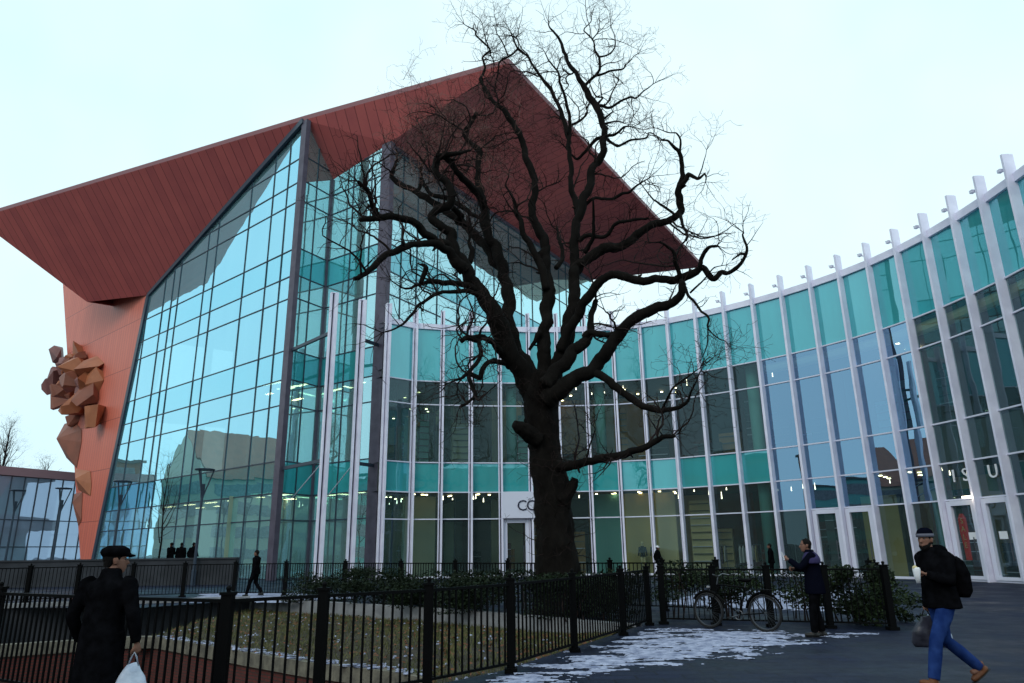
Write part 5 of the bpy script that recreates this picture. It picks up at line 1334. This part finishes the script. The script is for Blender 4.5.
# 2: bearded man walking left at the right edge
P2_ = atz(956, 686, 0); yaw2 = rad(90)+rad(12)
p2, mw2, j2 = person('bearded person with grey banded beanie, black jacket and blue jeans walking left', P2_, yaw2,
    dict(hl=(-.10, 0, .93), hr=(.10, 0, .93), kr=(.10, -.05, .50), ar=(.09, -.45, .17), kl=(-.09, .24, .52), al=(-.09, .36, .10), pitch_r=.55, pitch_l=-.18,
         sl=(-.20, 0, 1.45), sr=(.20, 0, 1.45), el=(-.27, .06, 1.17), wl=(-.15, .28, 1.26), er=(.28, -.10, 1.16), wr=(.27, -.02, .92), head=(0, .08, 1.66), neck=(0, .03, 1.49), pl=V((1, .2, .3))),
    legs='jeans', shoes='boot', coat_len=.70, hat='beanie', face=rad(22), beard=True, hood=True, curl=(1.1, 1.4), bulk=1.16)
bp_ = MB(); 
bp_.loft([(V((0, -.27, .98)), .14, .07), (V((0, -.29, 1.05)), .165, .11), (V((0, -.29, 1.25)), .165, .12), (V((0, -.26, 1.40)), .14, .10), (V((0, -.24, 1.46)), .08, .06)], M['black'], 18)
for s in (-1, 1): bp_.tube([V((s*.11, -.2, 1.42)), V((s*.13, -.02, 1.525)), V((s*.13, .13, 1.40)), V((s*.14, .13, 1.2)), V((s*.15, -.12, 1.03))], .022, M['black'], 8, sq=.5)
o = bp_.build('backpack', smooth=True); o.matrix_world = mw2; tag(o, 'black backpack worn by the bearded man walking left', 'backpack')
b = MB(); q = mw2 @ V((-.13, .385, 1.29)); fd = (mw2.to_3x3() @ V((.1, 1, .0))).normalized()
b.tube([q-UZ*.13, q-UZ*.05, q+UZ*.03, q+UZ*.05], [.022, .034, .042, .034], M['paper'], 12, jit=.12); b.tube([q+UZ*.03, q+UZ*.06+fd*.03], [.03, .024], M['cream'], 10, jit=.1)
tag(b.build('wrapped_snack', smooth=True), 'snack in white paper held before the chest of the bearded man', 'food')
hw = mw2 @ V((.27, .02, .835)); bag('dark plastic carrier bag hanging beside the blue jeans of the walking man', hw, yaw2+1.57, .46, .2, .36, 'plasticd')
hw = mw2 @ V((.30, -.10, .86)); bag('pale thin plastic bag swinging behind the legs of the walking man', hw, yaw2+1.2, .34, .12, .40, 'plastic')

# 3: man in the middle holding up a phone
P3 = atz(821, 637, 0); yaw3 = rad(72)
p3, mw3, j3 = person('person in dark jacket with purple shoulders raising a phone beside the bicycle railing', P3, yaw3,
    dict(sl=(-.20, 0, 1.42), sr=(.20, .0, 1.42), el=(-.22, .22, 1.22), wl=(-.10, .40, 1.36), er=(.24, .15, 1.18), wr=(.06, .33, 1.20), head=(0, .07, 1.615), neck=(0, .02, 1.46), al=(-.07, .10, .09), ar=(.09, -.04, .09), kl=(-.08, .08, .5)),
    top='navy', coat_len=.80, face=rad(10), curl=(.9, .9), shoulder_m='purple', bulk=1.1)
b = MB(); q = mw3 @ V((-.07, .50, 1.43)); dx = mw3.to_3x3() @ V((.9, .2, 0)); dy = mw3.to_3x3() @ V((-.1, .25, 1)); dz = dx.cross(dy).normalized()
b.box(q, dx.normalized()*.04, dz*.005, dy.normalized()*.075, M['paper']); tag(b.build('phone'), 'pale phone held up by the man with purple shoulders', 'phone')

# people further off
def far(label, x, y, z0, yaw, top='black', legs='black', hat=None, Y=None, J=None, h=1.0, **kw):
    p = atz(x, y, 0) if Y is None else flat(aty(x, y, Y)); p.z = z0
    return person(label, p, yaw, J or {}, top, legs, far=True, hat=hat, hands=False, **kw)
walk = dict(kl=(-.1, .16, .5), al=(-.1, .26, .1), kr=(.1, 0, .5), ar=(.1, -.28, .14), el=(-.26, -.12, 1.15), wl=(-.25, -.06, .93), er=(.26, .06, 1.15), wr=(.24, .2, .97))
far('person in black walking on the far path just left of the white fins', 254, 592, 0, rad(80), Y=29.5, J=walk)
far('person in black coat and white cap passing the pale yellow shop window', 659, 575, 0, rad(-80), hat='white_cap', Y=42.5, J=walk)
far('person in dark jacket standing outside the glass above the bicycle saddle', 773, 575, 0, rad(60), Y=36.5)
far('person in long black coat seen through the glass door left of the bearded man', 868, 575, 0, rad(160), Y=41.5, coat_len=.95)
for k, (x, yy, lab) in enumerate(((170, 39.5, 'leftmost of three dark clothed persons behind the parapet wall'), (180, 39.7, 'middle of three dark clothed persons behind the parapet wall'), (192, 39.3, 'rightmost of three dark clothed persons behind the parapet wall, beside the lamp'))):
    far(lab, x, 560, .54, rad(60-40*k), Y=yy+2.6+k*.5, J=walk if k != 1 else None, group='passers by behind the parapet')
# shop window dummies in black
def dummy(label, i, a, back, m):
    p = bayp(i, a, .35, -back); root = empty('mannequin', p, label, 'mannequin', 'shop window mannequins'); b = MB()
    b.loft([(p+UZ*.75, .19, .13), (p+UZ*.95, .15, .11), (p+UZ*1.25, .21, .13), (p+UZ*1.42, .10, .08)], M[m], 14); b.tube([p+UZ*1.36+V((.2, 0, 0)), p+UZ*.8+V((.27, 0, 0))], .05, M[m], 8); b.tube([p+UZ*1.36-V((.2, 0, 0)), p+UZ*.8-V((.27, 0, 0))], .05, M[m], 8); b.build('garment', root, smooth=True)
    b = MB(); b.tube([p-V((.08, 0, 0)), p-V((.09, 0, 0))+UZ*.8], [.05, .08], M['cream'], 10); b.tube([p+V((.08, 0, 0)), p+V((.09, 0, 0))+UZ*.8], [.05, .08], M['cream'], 10); b.tube([p+UZ*1.38, p+UZ*1.5], .045, M['cream'], 8); b.ball(p+UZ*1.6, V((.08, .09, .11)), M['cream'], 12, 8); b.build('body', root, smooth=True)
dummy('shop mannequin in black clothes, left of a pair before the pale yellow window back', 8, .55, 1.1, 'black')
dummy('shop mannequin in black clothes, right of a pair before the pale yellow window back', 8, .95, 1.1, 'black')
# clothes rails behind the glass
def rack(label, i, mats):
    c = bayp(i, .5, 0, -2.6); t, n = TN[i]; root = empty('clothes_rack', c, label, 'clothes rack', 'clothes racks in the shop'); b = MB()
    for s in (-.7, .7): b.tube([c+t*s+UZ*.02, c+t*s+UZ*1.75], .02, M['chrome'], 6)
    b.tube([c-t*.7+UZ*1.75, c+t*.7+UZ*1.75], .02, M['chrome'], 6); b.build('frame', root)
    for k in range(7):
        q = c+t*(-.6+k*.2); b = MB(); hh = random.uniform(.8, 1.15)
        b.loft([(q+UZ*(1.68-hh), .05, .24, math.atan2(t.y, t.x)), (q+UZ*1.5, .045, .22, math.atan2(t.y, t.x)), (q+UZ*1.7, .02, .05, math.atan2(t.y, t.x))], M[random.choice(mats)], 10); b.build('garment', root)
rack('clothes rack with pale garments behind the glass right of the white capped person', 10, ['paper', 'cream', 'maroon'])
rack('clothes rack with mixed garments in the shop, second bay right of the pale window', 11, ['paper', 'black', 'navy', 'cream'])
rack('clothes rack with pale and dark garments in the shop behind the bicycle handlebar', 12, ['cream', 'black', 'black'])
rack('clothes rack with orange garments in the shop behind the bicycle saddle', 13, ['orangein', 'black', 'maroon'])
